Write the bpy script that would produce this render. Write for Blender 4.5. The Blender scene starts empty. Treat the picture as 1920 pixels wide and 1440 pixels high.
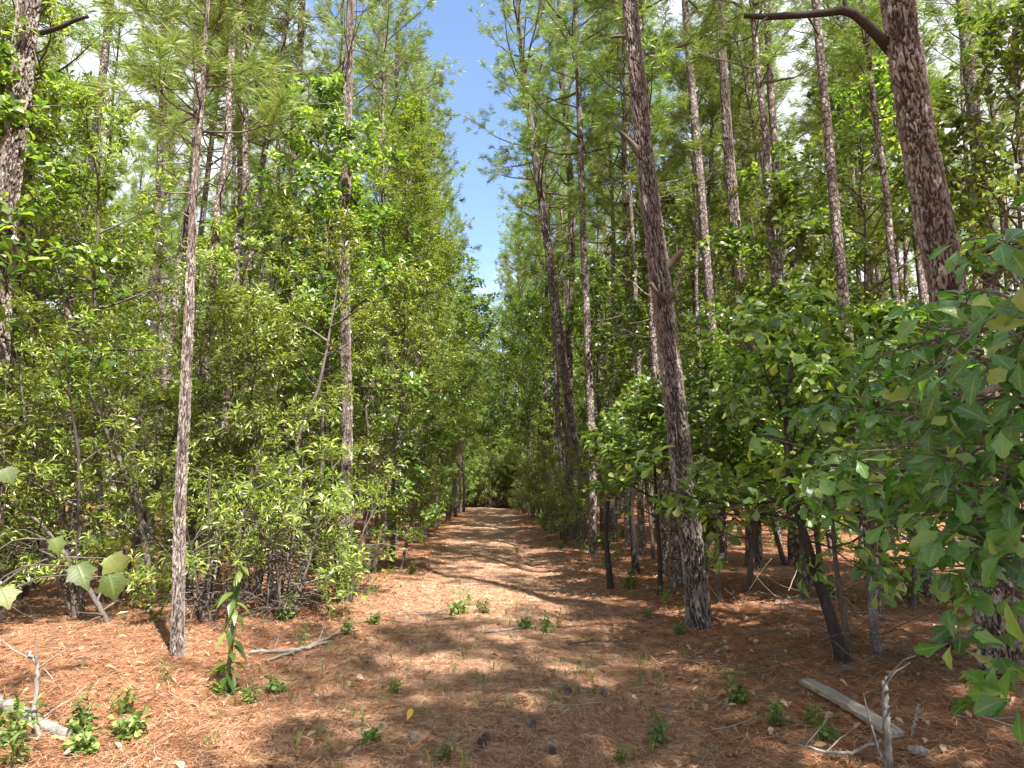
import bpy, math, random
import numpy as np
from mathutils import Vector

# ------------------------------------------------------------------ scene, camera, light
sc = bpy.context.scene
COL = sc.collection
F, CX, CY = 1280.0, 960.0, 720.0                 # focal length and centre in photo pixels
CAM = np.array([0.0, 0.0, 1.55])
YAW, PITCH = math.radians(1.8), math.radians(8.53)
f0 = np.array([math.sin(YAW), math.cos(YAW), 0.0])
rt = np.array([math.cos(YAW), -math.sin(YAW), 0.0])
zz = np.array([0.0, 0.0, 1.0])
fwd = f0 * math.cos(PITCH) + zz * math.sin(PITCH)
upv = -f0 * math.sin(PITCH) + zz * math.cos(PITCH)

cam_d = bpy.data.cameras.new('camera')
cam_d.lens, cam_d.sensor_width = 24.0, 36.0
cam_d.clip_start, cam_d.clip_end = 0.05, 1000.0
cam = bpy.data.objects.new('camera', cam_d)
COL.objects.link(cam)
cam.location = CAM
cam.rotation_euler = (math.pi / 2 + PITCH, 0, -YAW)
sc.camera = cam

SUN_EL, SUN_AZ = math.radians(58), math.radians(152)      # azimuth clockwise from +Y (along the path)
sun_dir = np.array([math.sin(SUN_AZ) * math.cos(SUN_EL), math.cos(SUN_AZ) * math.cos(SUN_EL), math.sin(SUN_EL)])

world = bpy.data.worlds.new('World')
sc.world = world
world.use_nodes = True
nt = world.node_tree
nt.nodes.clear()
def N(tree, t, **kw):
    n = tree.nodes.new(t)
    for k, v in kw.items():
        if k.startswith('i_'):
            n.inputs[k[2:].replace('_', ' ')].default_value = v
        else:
            setattr(n, k, v)
    return n
L = nt.links.new
sky = N(nt, 'ShaderNodeTexSky', sky_type='NISHITA', sun_disc=False, sun_elevation=SUN_EL, sun_rotation=SUN_AZ,
        air_density=1.0, dust_density=0.8, ozone_density=2.0)
bg = N(nt, 'ShaderNodeBackground', i_Strength=0.10)
cl = N(nt, 'ShaderNodeBackground', i_Strength=0.42, i_Color=(0.93, 0.96, 1.0, 1))
tc = N(nt, 'ShaderNodeTexCoord')
mp = N(nt, 'ShaderNodeMapping')
mp.inputs['Location'].default_value = (3.1, 1.7, 0.4)
mp.inputs['Scale'].default_value = (2.6, 2.6, 4.0)
no = N(nt, 'ShaderNodeTexNoise', i_Scale=1.0, i_Detail=7.0, i_Roughness=0.55)
sx = N(nt, 'ShaderNodeSeparateXYZ')
ab = N(nt, 'ShaderNodeMath', operation='ABSOLUTE')
mu = N(nt, 'ShaderNodeMath', operation='MULTIPLY_ADD')
mu.inputs[1].default_value = 0.75
rp = N(nt, 'ShaderNodeMapRange', interpolation_type='SMOOTHSTEP')
rp.inputs['From Min'].default_value, rp.inputs['From Max'].default_value = 0.58, 0.76
mixw = N(nt, 'ShaderNodeMixShader')
wo = N(nt, 'ShaderNodeOutputWorld')
L(tc.outputs['Generated'], mp.inputs['Vector']); L(mp.outputs[0], no.inputs['Vector'])
L(tc.outputs['Generated'], sx.inputs[0]); L(sx.outputs['X'], ab.inputs[0])
L(ab.outputs[0], mu.inputs[0]); L(no.outputs['Fac'], mu.inputs[2])
L(mu.outputs[0], rp.inputs['Value']); L(rp.outputs[0], mixw.inputs[0])
L(sky.outputs[0], bg.inputs['Color']); L(bg.outputs[0], mixw.inputs[1]); L(cl.outputs[0], mixw.inputs[2])
L(mixw.outputs[0], wo.inputs['Surface'])

sun_l = bpy.data.lights.new('sun', 'SUN')
sun_l.energy, sun_l.angle, sun_l.color = 5.0, math.radians(0.53), (1.0, 0.95, 0.87)
sun_o = bpy.data.objects.new('sun', sun_l)
COL.objects.link(sun_o)
sun_o.rotation_euler = Vector(-sun_dir).to_track_quat('-Z', 'Y').to_euler()

sc.view_settings.view_transform = 'Standard'
sc.view_settings.look = 'None'
sc.view_settings.exposure = 1.8
sc.view_settings.gamma = 1.0
sc.view_settings.use_curve_mapping = False
cy = sc.cycles
cy.max_bounces, cy.diffuse_bounces, cy.glossy_bounces, cy.transmission_bounces = 6, 3, 2, 4
cy.use_denoising = True
cy.sample_clamp_indirect = 6.0
cy.caustics_reflective = cy.caustics_refractive = False

# ------------------------------------------------------------------ geometry of the view
def ray(px, py):
    return fwd + rt * ((px - CX) / F) + upv * ((CY - py) / F)
_rg = np.random.default_rng(5)
_W = [(_rg.uniform(0.25, 2.2), _rg.uniform(0, 6.28), _rg.uniform(0, 6.28)) for _ in range(14)]
def sstep(a, b, x):
    t = np.clip((x - a) / (b - a), 0, 1)
    return t * t * (3 - 2 * t)
def gz(x, y):
    x, y = np.asarray(x, float), np.asarray(y, float)
    z = 0.0 * x
    for k, a, p in _W:
        z = z + 0.016 / max(k, .6) * np.sin(k * (x * math.cos(a) + y * math.sin(a)) + p)
    off = x + 0.1 - 0.2 * np.sin(y * 0.09)
    z = z + 0.14 * sstep(1.9, 3.6, off) + 0.10 * sstep(1.9, 3.4, -off)
    z = z - 0.035 * (np.exp(-((np.abs(off) - 0.85) / 0.3) ** 2))
    return z
def ground(px, py):
    r = ray(px, py); s = CAM[2] / -r[2]
    for _ in range(12):
        p = CAM + r * s
        s += (p[2] - float(gz(p[0], p[1]))) / -r[2] * 0.8
    return CAM + r * s
def at(px, py, D):
    r = ray(px, py)
    s = D / float(r @ f0)
    return CAM + r * s
def fdist(p):
    return float((np.asarray(p) - CAM) @ f0)
def unit(v):
    v = np.asarray(v, float)
    return v / (np.linalg.norm(v, axis=-1, keepdims=True) + 1e-12)

class MB:
    """vertices and faces of one mesh; add() takes numpy arrays; loops of 3 or 4."""
    def __init__(s):
        s.v, s.f3, s.f4, s.n = [], [], [], 0
        s.attr = {}
    def add(s, v, f):
        v = np.asarray(v, np.float32); f = np.asarray(f, np.int32)
        if len(v) == 0: return
        s.v.append(v)
        (s.f3 if f.shape[1] == 3 else s.f4).append(f + s.n)
        s.n += len(v)
    def join(s, o):
        s.v += o.v; s.f3 += [f + s.n for f in o.f3]; s.f4 += [f + s.n for f in o.f4]; s.n += o.n
    def mesh(s, name, mat, smooth=False):
        me = bpy.data.meshes.new(name)
        v = np.concatenate(s.v) if s.v else np.zeros((0, 3), np.float32)
        f3 = np.concatenate(s.f3) if s.f3 else np.zeros((0, 3), np.int32)
        f4 = np.concatenate(s.f4) if s.f4 else np.zeros((0, 4), np.int32)
        me.vertices.add(len(v)); me.vertices.foreach_set('co', v.astype(np.float32).ravel())
        nl = len(f3) * 3 + len(f4) * 4
        me.loops.add(nl)
        me.loops.foreach_set('vertex_index', np.concatenate([f3.ravel(), f4.ravel()]).astype(np.int32))
        me.polygons.add(len(f3) + len(f4))
        st = np.concatenate([np.arange(len(f3)) * 3, len(f3) * 3 + np.arange(len(f4)) * 4]).astype(np.int32)
        me.polygons.foreach_set('loop_start', st)
        me.update(calc_edges=True)
        me.polygons.foreach_set('use_smooth', np.full(len(f3) + len(f4), smooth, bool))
        for k, a in s.attr.items():
            at_ = me.attributes.new(k, 'FLOAT', 'POINT')
            at_.data.foreach_set('value', np.asarray(a, np.float32).ravel())
        if mat: me.materials.append(mat)
        return me
def tube(mb, P, R, n=5, cap=True):
    P = np.asarray(P, float); R = np.asarray(R, float); m = len(P)
    T = unit(np.gradient(P, axis=0))
    ref = np.array([0., 0, 1]) if abs(T[0][2]) < 0.9 else np.array([1., 0, 0])
    u = unit(np.cross(T[0], ref)); U = []
    for t in T:
        u = unit(u - t * (u @ t)); U.append(u)
    U = np.array(U); Wv = np.cross(T, U)
    a = np.linspace(0, 2 * math.pi, n, endpoint=False)
    V = P[:, None] + R[:, None, None] * (np.cos(a)[None, :, None] * U[:, None] + np.sin(a)[None, :, None] * Wv[:, None])
    i = np.arange(m - 1)[:, None] * n; j = np.arange(n)[None]; k = (np.arange(n)[None] + 1) % n
    f = np.stack([i + j, i + k, i + n + k, i + n + j], -1).reshape(-1, 4)
    mb.add(V.reshape(-1, 3), f)
    if cap:
        for idx, fl in ((0, True), (m - 1, False)):
            ring = V[idx]; c = P[idx]
            q = np.stack([np.full(n, n), np.arange(n), (np.arange(n) + 1) % n], -1)
            mb.add(np.vstack([ring, c]), q[:, ::-1] if fl else q)
def smooth_poly(P, n):
    """Catmull-Rom resampling of a polyline (any number of columns)."""
    P = np.asarray(P, float)
    Q = np.vstack([2 * P[0] - P[1], P, 2 * P[-1] - P[-2]])
    t = np.linspace(0, len(P) - 1 - 1e-6, n); i = t.astype(int); u = (t - i)[:, None]
    a, b, c, d = Q[i], Q[i + 1], Q[i + 2], Q[i + 3]
    return 0.5 * ((2 * b) + (c - a) * u + (2 * a - 5 * b + 4 * c - d) * u ** 2 + (3 * b - a - 3 * c + d) * u ** 3)

# ------------------------------------------------------------------ objects
def thing(name, label, cat, loc=(0, 0, 0), rotz=0.0, group=None, scale=1.0):
    o = bpy.data.objects.new(name, None); COL.objects.link(o)
    o.empty_display_size = 0.2
    o.location = loc; o.rotation_euler = (0, 0, rotz); o.scale = (scale,) * 3
    o['label'] = label; o['category'] = cat
    if group: o['group'] = group
    return o
def part(name, me, parent=None):
    o = bpy.data.objects.new(name, me); COL.objects.link(o)
    if parent: o.parent = parent
    return o
def tag(o, label, cat, group=None):
    o['label'] = label; o['category'] = cat
    if group: o['group'] = group
    return o
def kind(o, k):
    o['kind'] = k; return o
def dup(root, loc, rotz, label, group=None, scale=1.0, tilt=(0, 0)):
    r = root.copy(); COL.objects.link(r)
    r.location = loc; r.rotation_euler = (tilt[0], tilt[1], rotz); r.scale = (scale,) * 3
    r['label'] = label
    if group: r['group'] = group
    elif 'group' in r: del r['group']
    for ch in root.children:
        c = ch.copy(); COL.objects.link(c); c.parent = r
    return r

# ------------------------------------------------------------------ materials
def new_mat(name):
    m = bpy.data.materials.new(name); m.use_nodes = True
    t = m.node_tree; t.nodes.clear()
    return m, t, N(t, 'ShaderNodeOutputMaterial')
def ramp(t, stops):
    r = N(t, 'ShaderNodeValToRGB')
    e = r.color_ramp.elements
    while len(e) < len(stops): e.new(0.5)
    for k, (p, c) in zip(e, stops):
        k.position = p; k.color = (*c, 1)
    return r
def leaf_mat(name, stops, trans, rough=0.4, tfac=0.4, spec=0.5):
    m, t, out = new_mat(name); l = t.links.new
    g = N(t, 'ShaderNodeNewGeometry'); oi = N(t, 'ShaderNodeObjectInfo')
    r = ramp(t, stops); l(g.outputs['Random Per Island'], r.inputs[0])
    mr = N(t, 'ShaderNodeMapRange'); mr.inputs['To Min'].default_value = 0.75; mr.inputs['To Max'].default_value = 1.25
    l(oi.outputs['Random'], mr.inputs['Value'])
    h = N(t, 'ShaderNodeHueSaturation'); l(r.outputs[0], h.inputs['Color']); l(mr.outputs[0], h.inputs['Value'])
    mh = N(t, 'ShaderNodeMapRange'); mh.inputs['To Min'].default_value = 0.485; mh.inputs['To Max'].default_value = 0.51
    l(oi.outputs['Random'], mh.inputs['Value']); l(mh.outputs[0], h.inputs['Hue'])
    p = N(t, 'ShaderNodeBsdfPrincipled', i_Roughness=rough)
    p.inputs['Specular IOR Level'].default_value = spec
    l(h.outputs[0], p.inputs['Base Color'])
    tr = N(t, 'ShaderNodeBsdfTranslucent')
    mx = N(t, 'ShaderNodeMix', data_type='RGBA', blend_type='MULTIPLY')
    mx.inputs['Factor'].default_value = 1.0
    l(h.outputs[0], mx.inputs[6]); mx.inputs[7].default_value = (*trans, 1)
    l(mx.outputs[2], tr.inputs['Color'])
    ms = N(t, 'ShaderNodeMixShader'); ms.inputs[0].default_value = tfac
    l(p.outputs[0], ms.inputs[1]); l(tr.outputs[0], ms.inputs[2]); l(ms.outputs[0], out.inputs['Surface'])
    return m
M = {}
M['needles'] = leaf_mat('pine needles', [(0, (.09, .15, .03)), (.45, (.18, .26, .05)), (.88, (.30, .38, .08)), (1, (.36, .28, .10))], (1.6, 1.65, .6), .4, .46, .45)
M['bay'] = leaf_mat('narrow evergreen leaves', [(0, (.06, .09, .02)), (.4, (.13, .18, .038)), (.78, (.26, .32, .075)), (1, (.40, .41, .13))], (1.7, 1.75, .55), .31, .40, .7)
M['oak'] = leaf_mat('broad oak leaves', [(0, (.055, .10, .027)), (.42, (.11, .18, .045)), (.8, (.22, .30, .07)), (1, (.35, .37, .10))], (1.65, 1.85, .55), .33, .40, .65)
M['willow'] = leaf_mat('pale willowy leaves', [(0, (.11, .155, .026)), (.5, (.20, .28, .045)), (1, (.36, .42, .085))], (1.5, 1.6, .6), .4, .42, .5)
M['near_oak'] = leaf_mat('large lobed leaves', [(0, (.04, .11, .035)), (.5, (.07, .175, .05)), (.88, (.13, .26, .06)), (1, (.28, .32, .08))], (1.5, 1.9, .5), .36, .42, .55)
def veined(src, name):
    m = M[src].copy(); m.name = name; t = m.node_tree; l = t.links.new
    h = next(n for n in t.nodes if n.type == 'HUE_SAT'); src_link = h.inputs['Color'].links[0].from_socket
    rib = N(t, 'ShaderNodeAttribute', attribute_name='rib'); ln_ = N(t, 'ShaderNodeAttribute', attribute_name='along')
    pw_ = N(t, 'ShaderNodeMath', operation='POWER'); pw_.inputs[1].default_value = 14; l(rib.outputs['Fac'], pw_.inputs[0])
    k1 = N(t, 'ShaderNodeMath', operation='MULTIPLY_ADD'); k1.inputs[1].default_value = 1.6; l(rib.outputs['Fac'], k1.inputs[0])
    k2 = N(t, 'ShaderNodeMath', operation='MULTIPLY'); k2.inputs[1].default_value = 6.5; l(ln_.outputs['Fac'], k2.inputs[0]); l(k2.outputs[0], k1.inputs[2])
    pp = N(t, 'ShaderNodeMath', operation='PINGPONG'); pp.inputs[1].default_value = .5; l(k1.outputs[0], pp.inputs[0])
    mr = N(t, 'ShaderNodeMapRange'); mr.inputs['From Min'].default_value = .40; mr.inputs['From Max'].default_value = .5; mr.inputs['To Max'].default_value = .45; l(pp.outputs[0], mr.inputs['Value'])
    mxm = N(t, 'ShaderNodeMath', operation='MAXIMUM'); l(pw_.outputs[0], mxm.inputs[0]); l(mr.outputs[0], mxm.inputs[1])
    tcn = N(t, 'ShaderNodeTexCoord'); bl = N(t, 'ShaderNodeTexNoise', i_Scale=38.0, i_Detail=4.0); l(tcn.outputs['Object'], bl.inputs['Vector'])
    br = N(t, 'ShaderNodeMapRange'); br.inputs['To Min'].default_value = .7; br.inputs['To Max'].default_value = 1.35; l(bl.outputs['Fac'], br.inputs['Value'])
    vv = N(t, 'ShaderNodeHueSaturation'); l(src_link, vv.inputs['Color']); l(br.outputs[0], vv.inputs['Value'])
    mx = N(t, 'ShaderNodeMix', data_type='RGBA'); mx.inputs[7].default_value = (.24, .33, .12, 1)
    l(mxm.outputs[0], mx.inputs['Factor']); l(vv.outputs[0], mx.inputs[6]); l(mx.outputs[2], h.inputs['Color'])
    p = next(n for n in t.nodes if n.type == 'BSDF_PRINCIPLED'); b = N(t, 'ShaderNodeBump', i_Strength=.35, i_Distance=.002); l(mxm.outputs[0], b.inputs['Height']); l(b.outputs[0], p.inputs['Normal'])
    return m
M['weed'] = leaf_mat('weed leaves', [(0, (.08, .125, .032)), (.6, (.14, .205, .055)), (1, (.27, .32, .10))], (1.5, 1.6, .6), .45, .38, .4)
M['dry_leaf'] = leaf_mat('fallen dry leaves', [(0, (.17, .085, .04)), (.4, (.30, .16, .08)), (.75, (.40, .26, .16)), (1, (.46, .36, .27))], (1.2, 1, .8), .6, .15, .3)
M['straw'] = leaf_mat('fallen pine needles', [(0, (.055, .02, .011)), (.26, (.155, .058, .027)), (.52, (.285, .13, .06)), (.8, (.43, .245, .14)), (1, (.57, .44, .31))], (1, 1, 1), .55, .05, .35)
M['grass'] = leaf_mat('grass blades', [(0, (.08, .13, .03)), (.6, (.15, .21, .06)), (1, (.32, .30, .12))], (1.4, 1.5, .6), .5, .35, .3)
M['yellow'] = leaf_mat('yellow leaf', [(0, (.65, .42, .03)), (1, (.7, .45, .04))], (1, 1, 1), .5, .3, .3)

def bark_mat(name, cols, scale=22.0, bump=0.7, hero=False):
    m, t, out = new_mat(name); l = t.links.new
    c = N(t, 'ShaderNodeTexCoord')
    p = N(t, 'ShaderNodeBsdfPrincipled', i_Roughness=0.85)
    p.inputs['Specular IOR Level'].default_value = 0.25
    nz = N(t, 'ShaderNodeTexNoise', i_Scale=60.0, i_Detail=5.0, i_Roughness=.65)
    mp = N(t, 'ShaderNodeMapping'); mp.inputs['Scale'].default_value = (1, 1, .45)
    l(c.outputs['Object'], mp.inputs['Vector']); l(mp.outputs[0], nz.inputs['Vector'])
    if hero:
        a1 = N(t, 'ShaderNodeAttribute', attribute_name='plate'); a2 = N(t, 'ShaderNodeAttribute', attribute_name='edge')
        plate, edge = a1.outputs['Fac'], a2.outputs['Fac']
    else:
        dn = N(t, 'ShaderNodeTexNoise', i_Scale=9.0, i_Detail=2.0)
        l(c.outputs['Object'], dn.inputs['Vector'])
        ad = N(t, 'ShaderNodeMix', data_type='RGBA', blend_type='LINEAR_LIGHT'); ad.inputs['Factor'].default_value = .045
        l(c.outputs['Object'], ad.inputs[6]); l(dn.outputs['Color'], ad.inputs[7])
        m2 = N(t, 'ShaderNodeMapping'); m2.inputs['Scale'].default_value = (1, 1, .5)
        l(ad.outputs[2], m2.inputs['Vector'])
        v1 = N(t, 'ShaderNodeTexVoronoi', i_Scale=scale); v2 = N(t, 'ShaderNodeTexVoronoi', feature='DISTANCE_TO_EDGE', i_Scale=scale)
        l(m2.outputs[0], v1.inputs['Vector']); l(m2.outputs[0], v2.inputs['Vector'])
        sp = N(t, 'ShaderNodeSeparateColor'); l(v1.outputs['Color'], sp.inputs[0])
        ed = N(t, 'ShaderNodeMapRange'); ed.inputs['From Max'].default_value = .16
        l(v2.outputs['Distance'], ed.inputs['Value'])
        plate, edge = sp.outputs[0], ed.outputs[0]
    r = ramp(t, cols); l(plate, r.inputs[0])
    vn = N(t, 'ShaderNodeMapRange'); vn.inputs['To Min'].default_value = .62; vn.inputs['To Max'].default_value = 1.36
    l(nz.outputs['Fac'], vn.inputs['Value'])
    h = N(t, 'ShaderNodeHueSaturation'); l(r.outputs[0], h.inputs['Color']); l(vn.outputs[0], h.inputs['Value'])
    mx = N(t, 'ShaderNodeMix', data_type='RGBA'); mx.inputs[6].default_value = (.028, .018, .015, 1)
    l(edge, mx.inputs['Factor']); l(h.outputs[0], mx.inputs[7]); l(mx.outputs[2], p.inputs['Base Color'])
    ma = N(t, 'ShaderNodeMath', operation='MULTIPLY_ADD'); ma.inputs[1].default_value = .35 if not hero else 1.0
    l(nz.outputs['Fac'], ma.inputs[0])
    if hero: ma.inputs[2].default_value = 0.0
    else: l(edge, ma.inputs[2])
    b = N(t, 'ShaderNodeBump', i_Strength=bump, i_Distance=.012)
    l(ma.outputs[0], b.inputs['Height']); l(b.outputs[0], p.inputs['Normal'])
    l(p.outputs[0], out.inputs['Surface'])
    return m
def wood_mat(name, cols, scale=14.0, bump=.4):
    m, t, out = new_mat(name); l = t.links.new
    c = N(t, 'ShaderNodeTexCoord'); mp = N(t, 'ShaderNodeMapping'); mp.inputs['Scale'].default_value = (1, 1, .4)
    n1 = N(t, 'ShaderNodeTexNoise', i_Scale=scale, i_Detail=6.0, i_Roughness=.7); n2 = N(t, 'ShaderNodeTexNoise', i_Scale=scale * 6, i_Detail=3.0, i_Roughness=.6)
    l(c.outputs['Object'], mp.inputs[0]); l(mp.outputs[0], n1.inputs['Vector']); l(mp.outputs[0], n2.inputs['Vector'])
    a = N(t, 'ShaderNodeMath', operation='MULTIPLY_ADD'); a.inputs[1].default_value = .4; l(n2.outputs['Fac'], a.inputs[0])
    h = N(t, 'ShaderNodeMath', operation='MULTIPLY'); h.inputs[1].default_value = .6; l(n1.outputs['Fac'], h.inputs[0]); l(h.outputs[0], a.inputs[2])
    k = len(cols) - 1
    r = ramp(t, [(.36 + .30 * p, q) for p, q in cols]); l(a.outputs[0], r.inputs[0])
    p = N(t, 'ShaderNodeBsdfPrincipled', i_Roughness=.85); p.inputs['Specular IOR Level'].default_value = .25
    l(r.outputs[0], p.inputs['Base Color'])
    b = N(t, 'ShaderNodeBump', i_Strength=bump, i_Distance=.006); l(a.outputs[0], b.inputs['Height']); l(b.outputs[0], p.inputs['Normal'])
    l(p.outputs[0], out.inputs['Surface'])
    return m
PINE_COLS = [(0, (.14, .108, .092)), (.4, (.205, .166, .146)), (.75, (.28, .24, .215)), (.92, (.36, .32, .29)), (1, (.50, .465, .435))]
M['bark'] = bark_mat('pine bark', PINE_COLS)
M['hero_bark'] = bark_mat('plated pine bark', PINE_COLS, hero=True, bump=.5)
M['grey_bark'] = bark_mat('flaky grey pine bark', [(0, (.13, .10, .085)), (.35, (.22, .18, .155)), (.75, (.34, .30, .265)), (1, (.50, .465, .42))], hero=True, bump=.5)
M['twig'] = wood_mat('brown twig bark', [(0, (.075, .055, .042)), (1, (.15, .115, .09))])
M['smooth_bark'] = wood_mat('grey-brown sapling bark', [(0, (.07, .055, .045)), (.6, (.12, .10, .085)), (1, (.22, .20, .18))])
M['black_bark'] = wood_mat('blackish bark', [(0, (.022, .018, .016)), (.8, (.05, .042, .038)), (1, (.10, .09, .08))])  # near-black tone for dark sapling stems, dead limbs and one thin pine
M['dead_wood'] = wood_mat('bleached dead wood', [(0, (.13, .105, .09)), (.6, (.25, .215, .19)), (1, (.38, .345, .31))])
M['lichen_bark'] = wood_mat('grey bark with pale lichen', [(0, (.08, .07, .06)), (.55, (.18, .165, .15)), (.8, (.27, .26, .24)), (1, (.46, .47, .44))])

# ------------------------------------------------------------------ ground
def ground_mat():
    m, t, out = new_mat('pine straw floor'); l = t.links.new
    c = N(t, 'ShaderNodeTexCoord')
    def noise(s, d=5, r=.6, mapscale=None, rot=0):
        n = N(t, 'ShaderNodeTexNoise', i_Scale=s, i_Detail=d, i_Roughness=r)
        if mapscale:
            mpp = N(t, 'ShaderNodeMapping'); mpp.inputs['Scale'].default_value = mapscale; mpp.inputs['Rotation'].default_value = (0, 0, rot)
            l(c.outputs['Object'], mpp.inputs['Vector']); l(mpp.outputs[0], n.inputs['Vector'])
        else: l(c.outputs['Object'], n.inputs['Vector'])
        return n
    big = noise(.7, 4); mid = noise(6, 6, .7)
    s1 = noise(26, 4, .7, (1, .13, 1), .5); s2 = noise(26, 4, .7, (1, .13, 1), 1.7); s3 = noise(26, 4, .7, (1, .13, 1), 2.6)
    mx1 = N(t, 'ShaderNodeMath', operation='MAXIMUM'); l(s1.outputs['Fac'], mx1.inputs[0]); l(s2.outputs['Fac'], mx1.inputs[1])
    mx2 = N(t, 'ShaderNodeMath', operation='MAXIMUM'); l(mx1.outputs[0], mx2.inputs[0]); l(s3.outputs['Fac'], mx2.inputs[1])
    r = ramp(t, [(.38, (.04, .016, .009)), (.48, (.14, .052, .026)), (.58, (.26, .115, .058)), (.69, (.44, .27, .16))])
    av = N(t, 'ShaderNodeMath', operation='MULTIPLY_ADD'); av.inputs[1].default_value = .55
    l(mid.outputs['Fac'], av.inputs[0])
    hf = N(t, 'ShaderNodeMath', operation='MULTIPLY'); hf.inputs[1].default_value = .5
    l(mx2.outputs[0], hf.inputs[0]); l(hf.outputs[0], av.inputs[2]); l(av.outputs[0], r.inputs[0])
    # the trodden strip along the path is paler
    sx = N(t, 'ShaderNodeSeparateXYZ'); l(c.outputs['Object'], sx.inputs[0])
    ax = N(t, 'ShaderNodeMath', operation='ABSOLUTE'); l(sx.outputs['X'], ax.inputs[0])
    add = N(t, 'ShaderNodeMath', operation='MULTIPLY_ADD'); add.inputs[1].default_value = 2.6
    l(big.outputs['Fac'], add.inputs[0]); l(ax.outputs[0], add.inputs[2])
    pr = N(t, 'ShaderNodeMapRange'); pr.inputs['From Min'].default_value = 1.9; pr.inputs['From Max'].default_value = 3.3
    pr.inputs['To Min'].default_value = .6; pr.inputs['To Max'].default_value = 0
    l(add.outputs[0], pr.inputs['Value'])
    tan = ramp(t, [(.36, (.09, .042, .024)), (.50, (.31, .175, .105)), (.66, (.60, .44, .32))]); l(av.outputs[0], tan.inputs[0])
    mx = N(t, 'ShaderNodeMix', data_type='RGBA'); l(pr.outputs[0], mx.inputs['Factor']); l(r.outputs[0], mx.inputs[6]); l(tan.outputs[0], mx.inputs[7])
    p = N(t, 'ShaderNodeBsdfPrincipled', i_Roughness=.9); p.inputs['Specular IOR Level'].default_value = .2
    l(mx.outputs[2], p.inputs['Base Color'])
    b = N(t, 'ShaderNodeBump', i_Strength=.8, i_Distance=.03); l(av.outputs[0], b.inputs['Height']); l(b.outputs[0], p.inputs['Normal'])
    l(p.outputs[0], out.inputs['Surface'])
    return m
M['ground'] = ground_mat()
def grid_axis(lo, hi, dense, step, grow):
    a = [0.0]
    while a[-1] < hi:
        a.append(a[-1] + (step if a[-1] < dense else max(step, (a[-1] - dense) * grow + step)))
    b = [0.0]
    while b[-1] > lo:
        b.append(b[-1] - (step if b[-1] > -dense else max(step, (-b[-1] - dense) * grow + step)))
    return np.array(sorted(set(a + b)))
gx, gy = grid_axis(-160, 160, 7, .08, .08), grid_axis(-40, 260, 14, .08, .06)
GX, GY = np.meshgrid(gx, gy)
rgn = np.random.default_rng(11)
GZ = gz(GX, GY) + rgn.normal(0, .006, GX.shape)
mb = MB()
nx, ny = len(gx), len(gy)
idx = np.arange(nx * ny).reshape(ny, nx)
mb.add(np.stack([GX, GY, GZ], -1).reshape(-1, 3), np.stack([idx[:-1, :-1], idx[:-1, 1:], idx[1:, 1:], idx[1:, :-1]], -1).reshape(-1, 4))
kind(part('ground', mb.mesh('ground', M['ground'], True)), 'structure')

# ------------------------------------------------------------------ leaves
def T_(v, f): return np.array(v, float), np.array(f)
def mirror_leaf(half, fold=.18, curl=.2):
    """leaf from (x, y) outline points of one half, midrib along x; folded up at the rim and curling down."""
    h = np.array(half, float); n = len(h)
    mid = np.stack([h[:, 0], 0 * h[:, 0], -curl * h[:, 0] ** 2], -1)
    up = np.stack([h[:, 0], h[:, 1], fold * h[:, 1] - curl * h[:, 0] ** 2], -1)
    dn = up * np.array([1, -1, 1])
    V = np.vstack([mid, up, dn]); Fc = []
    for i in range(n - 1):
        Fc += [(i, i + 1, n + i + 1, n + i), (i + 1, i, 2 * n + i, 2 * n + i + 1)]
    return T_(V, Fc)
LEAF_NARROW = T_([(0, 0, 0), (.6, .15, .03), (1, 0, -.12), (.6, -.15, .03)], [(0, 2, 1), (0, 3, 2)])
LEAF_NARROW_MID = T_([(0, 0, 0), (.62, .12, .04), (1, 0, -.14), (.62, -.12, .04), (.6, 0, -.02)], [(0, 4, 1), (4, 2, 1), (0, 3, 4), (4, 3, 2)])
LEAF_BROAD = T_([(0, 0, 0), (.62, .27, .06), (.9, .22, 0), (1, 0, -.12), (.9, -.22, 0), (.62, -.27, .06), (.6, 0, -.02)],
                [(0, 6, 1), (6, 2, 1), (6, 3, 2), (6, 4, 3), (6, 5, 4), (0, 5, 6)])
LEAF_LOBED = mirror_leaf([(0, .014), (.2, .05), (.4, .125), (.54, .185), (.65, .25), (.74, .31), (.81, .325), (.86, .285), (.89, .225), (.93, .205), (1.0, .20), (1.06, .155), (1.1, .08), (1.115, .01)], .34, .34)
LEAF_MAPLE = mirror_leaf([(-.06, .02), (-.14, .20), (-.05, .30), (.02, .46), (.10, .40), (.22, .42), (.34, .52), (.50, .60), (.52, .47), (.58, .36), (.72, .30), (.76, .18), (.90, .10), (1.04, .012)], .30, .28)
def vein_attr(mb, tpl):
    n = len(tpl[0]) // 3; k = mb.n // len(tpl[0])
    mb.attr = {'rib': np.tile(np.r_[np.ones(n), np.zeros(2 * n)], k), 'along': np.tile(tpl[0][:, 0], k)}
def put_leaves(mb, tpl, pos, d, nrm, size, rng, zvar=.6):
    tv, tf = tpl; n = len(pos)
    if n == 0: return
    x = unit(d); z = nrm - x * np.sum(nrm * x, -1, keepdims=True); z = unit(z); y = np.cross(z, x)
    zs = rng.uniform(1 - zvar, 1 + zvar * 1.8, n)[:, None]
    ys = rng.uniform(.82, 1.18, n)[:, None]
    V = (tv[None, :, 0, None] * x[:, None] + (tv[None, :, 1] * ys)[..., None] * y[:, None] + (tv[None, :, 2] * zs)[..., None] * z[:, None])
    V = pos[:, None] + V * size[:, None, None]
    k = len(tv)
    Fc = (tf[None] + (np.arange(n) * k)[:, None, None]).reshape(-1, tf.shape[1])
    mb.add(V.reshape(-1, 3), Fc)
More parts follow.
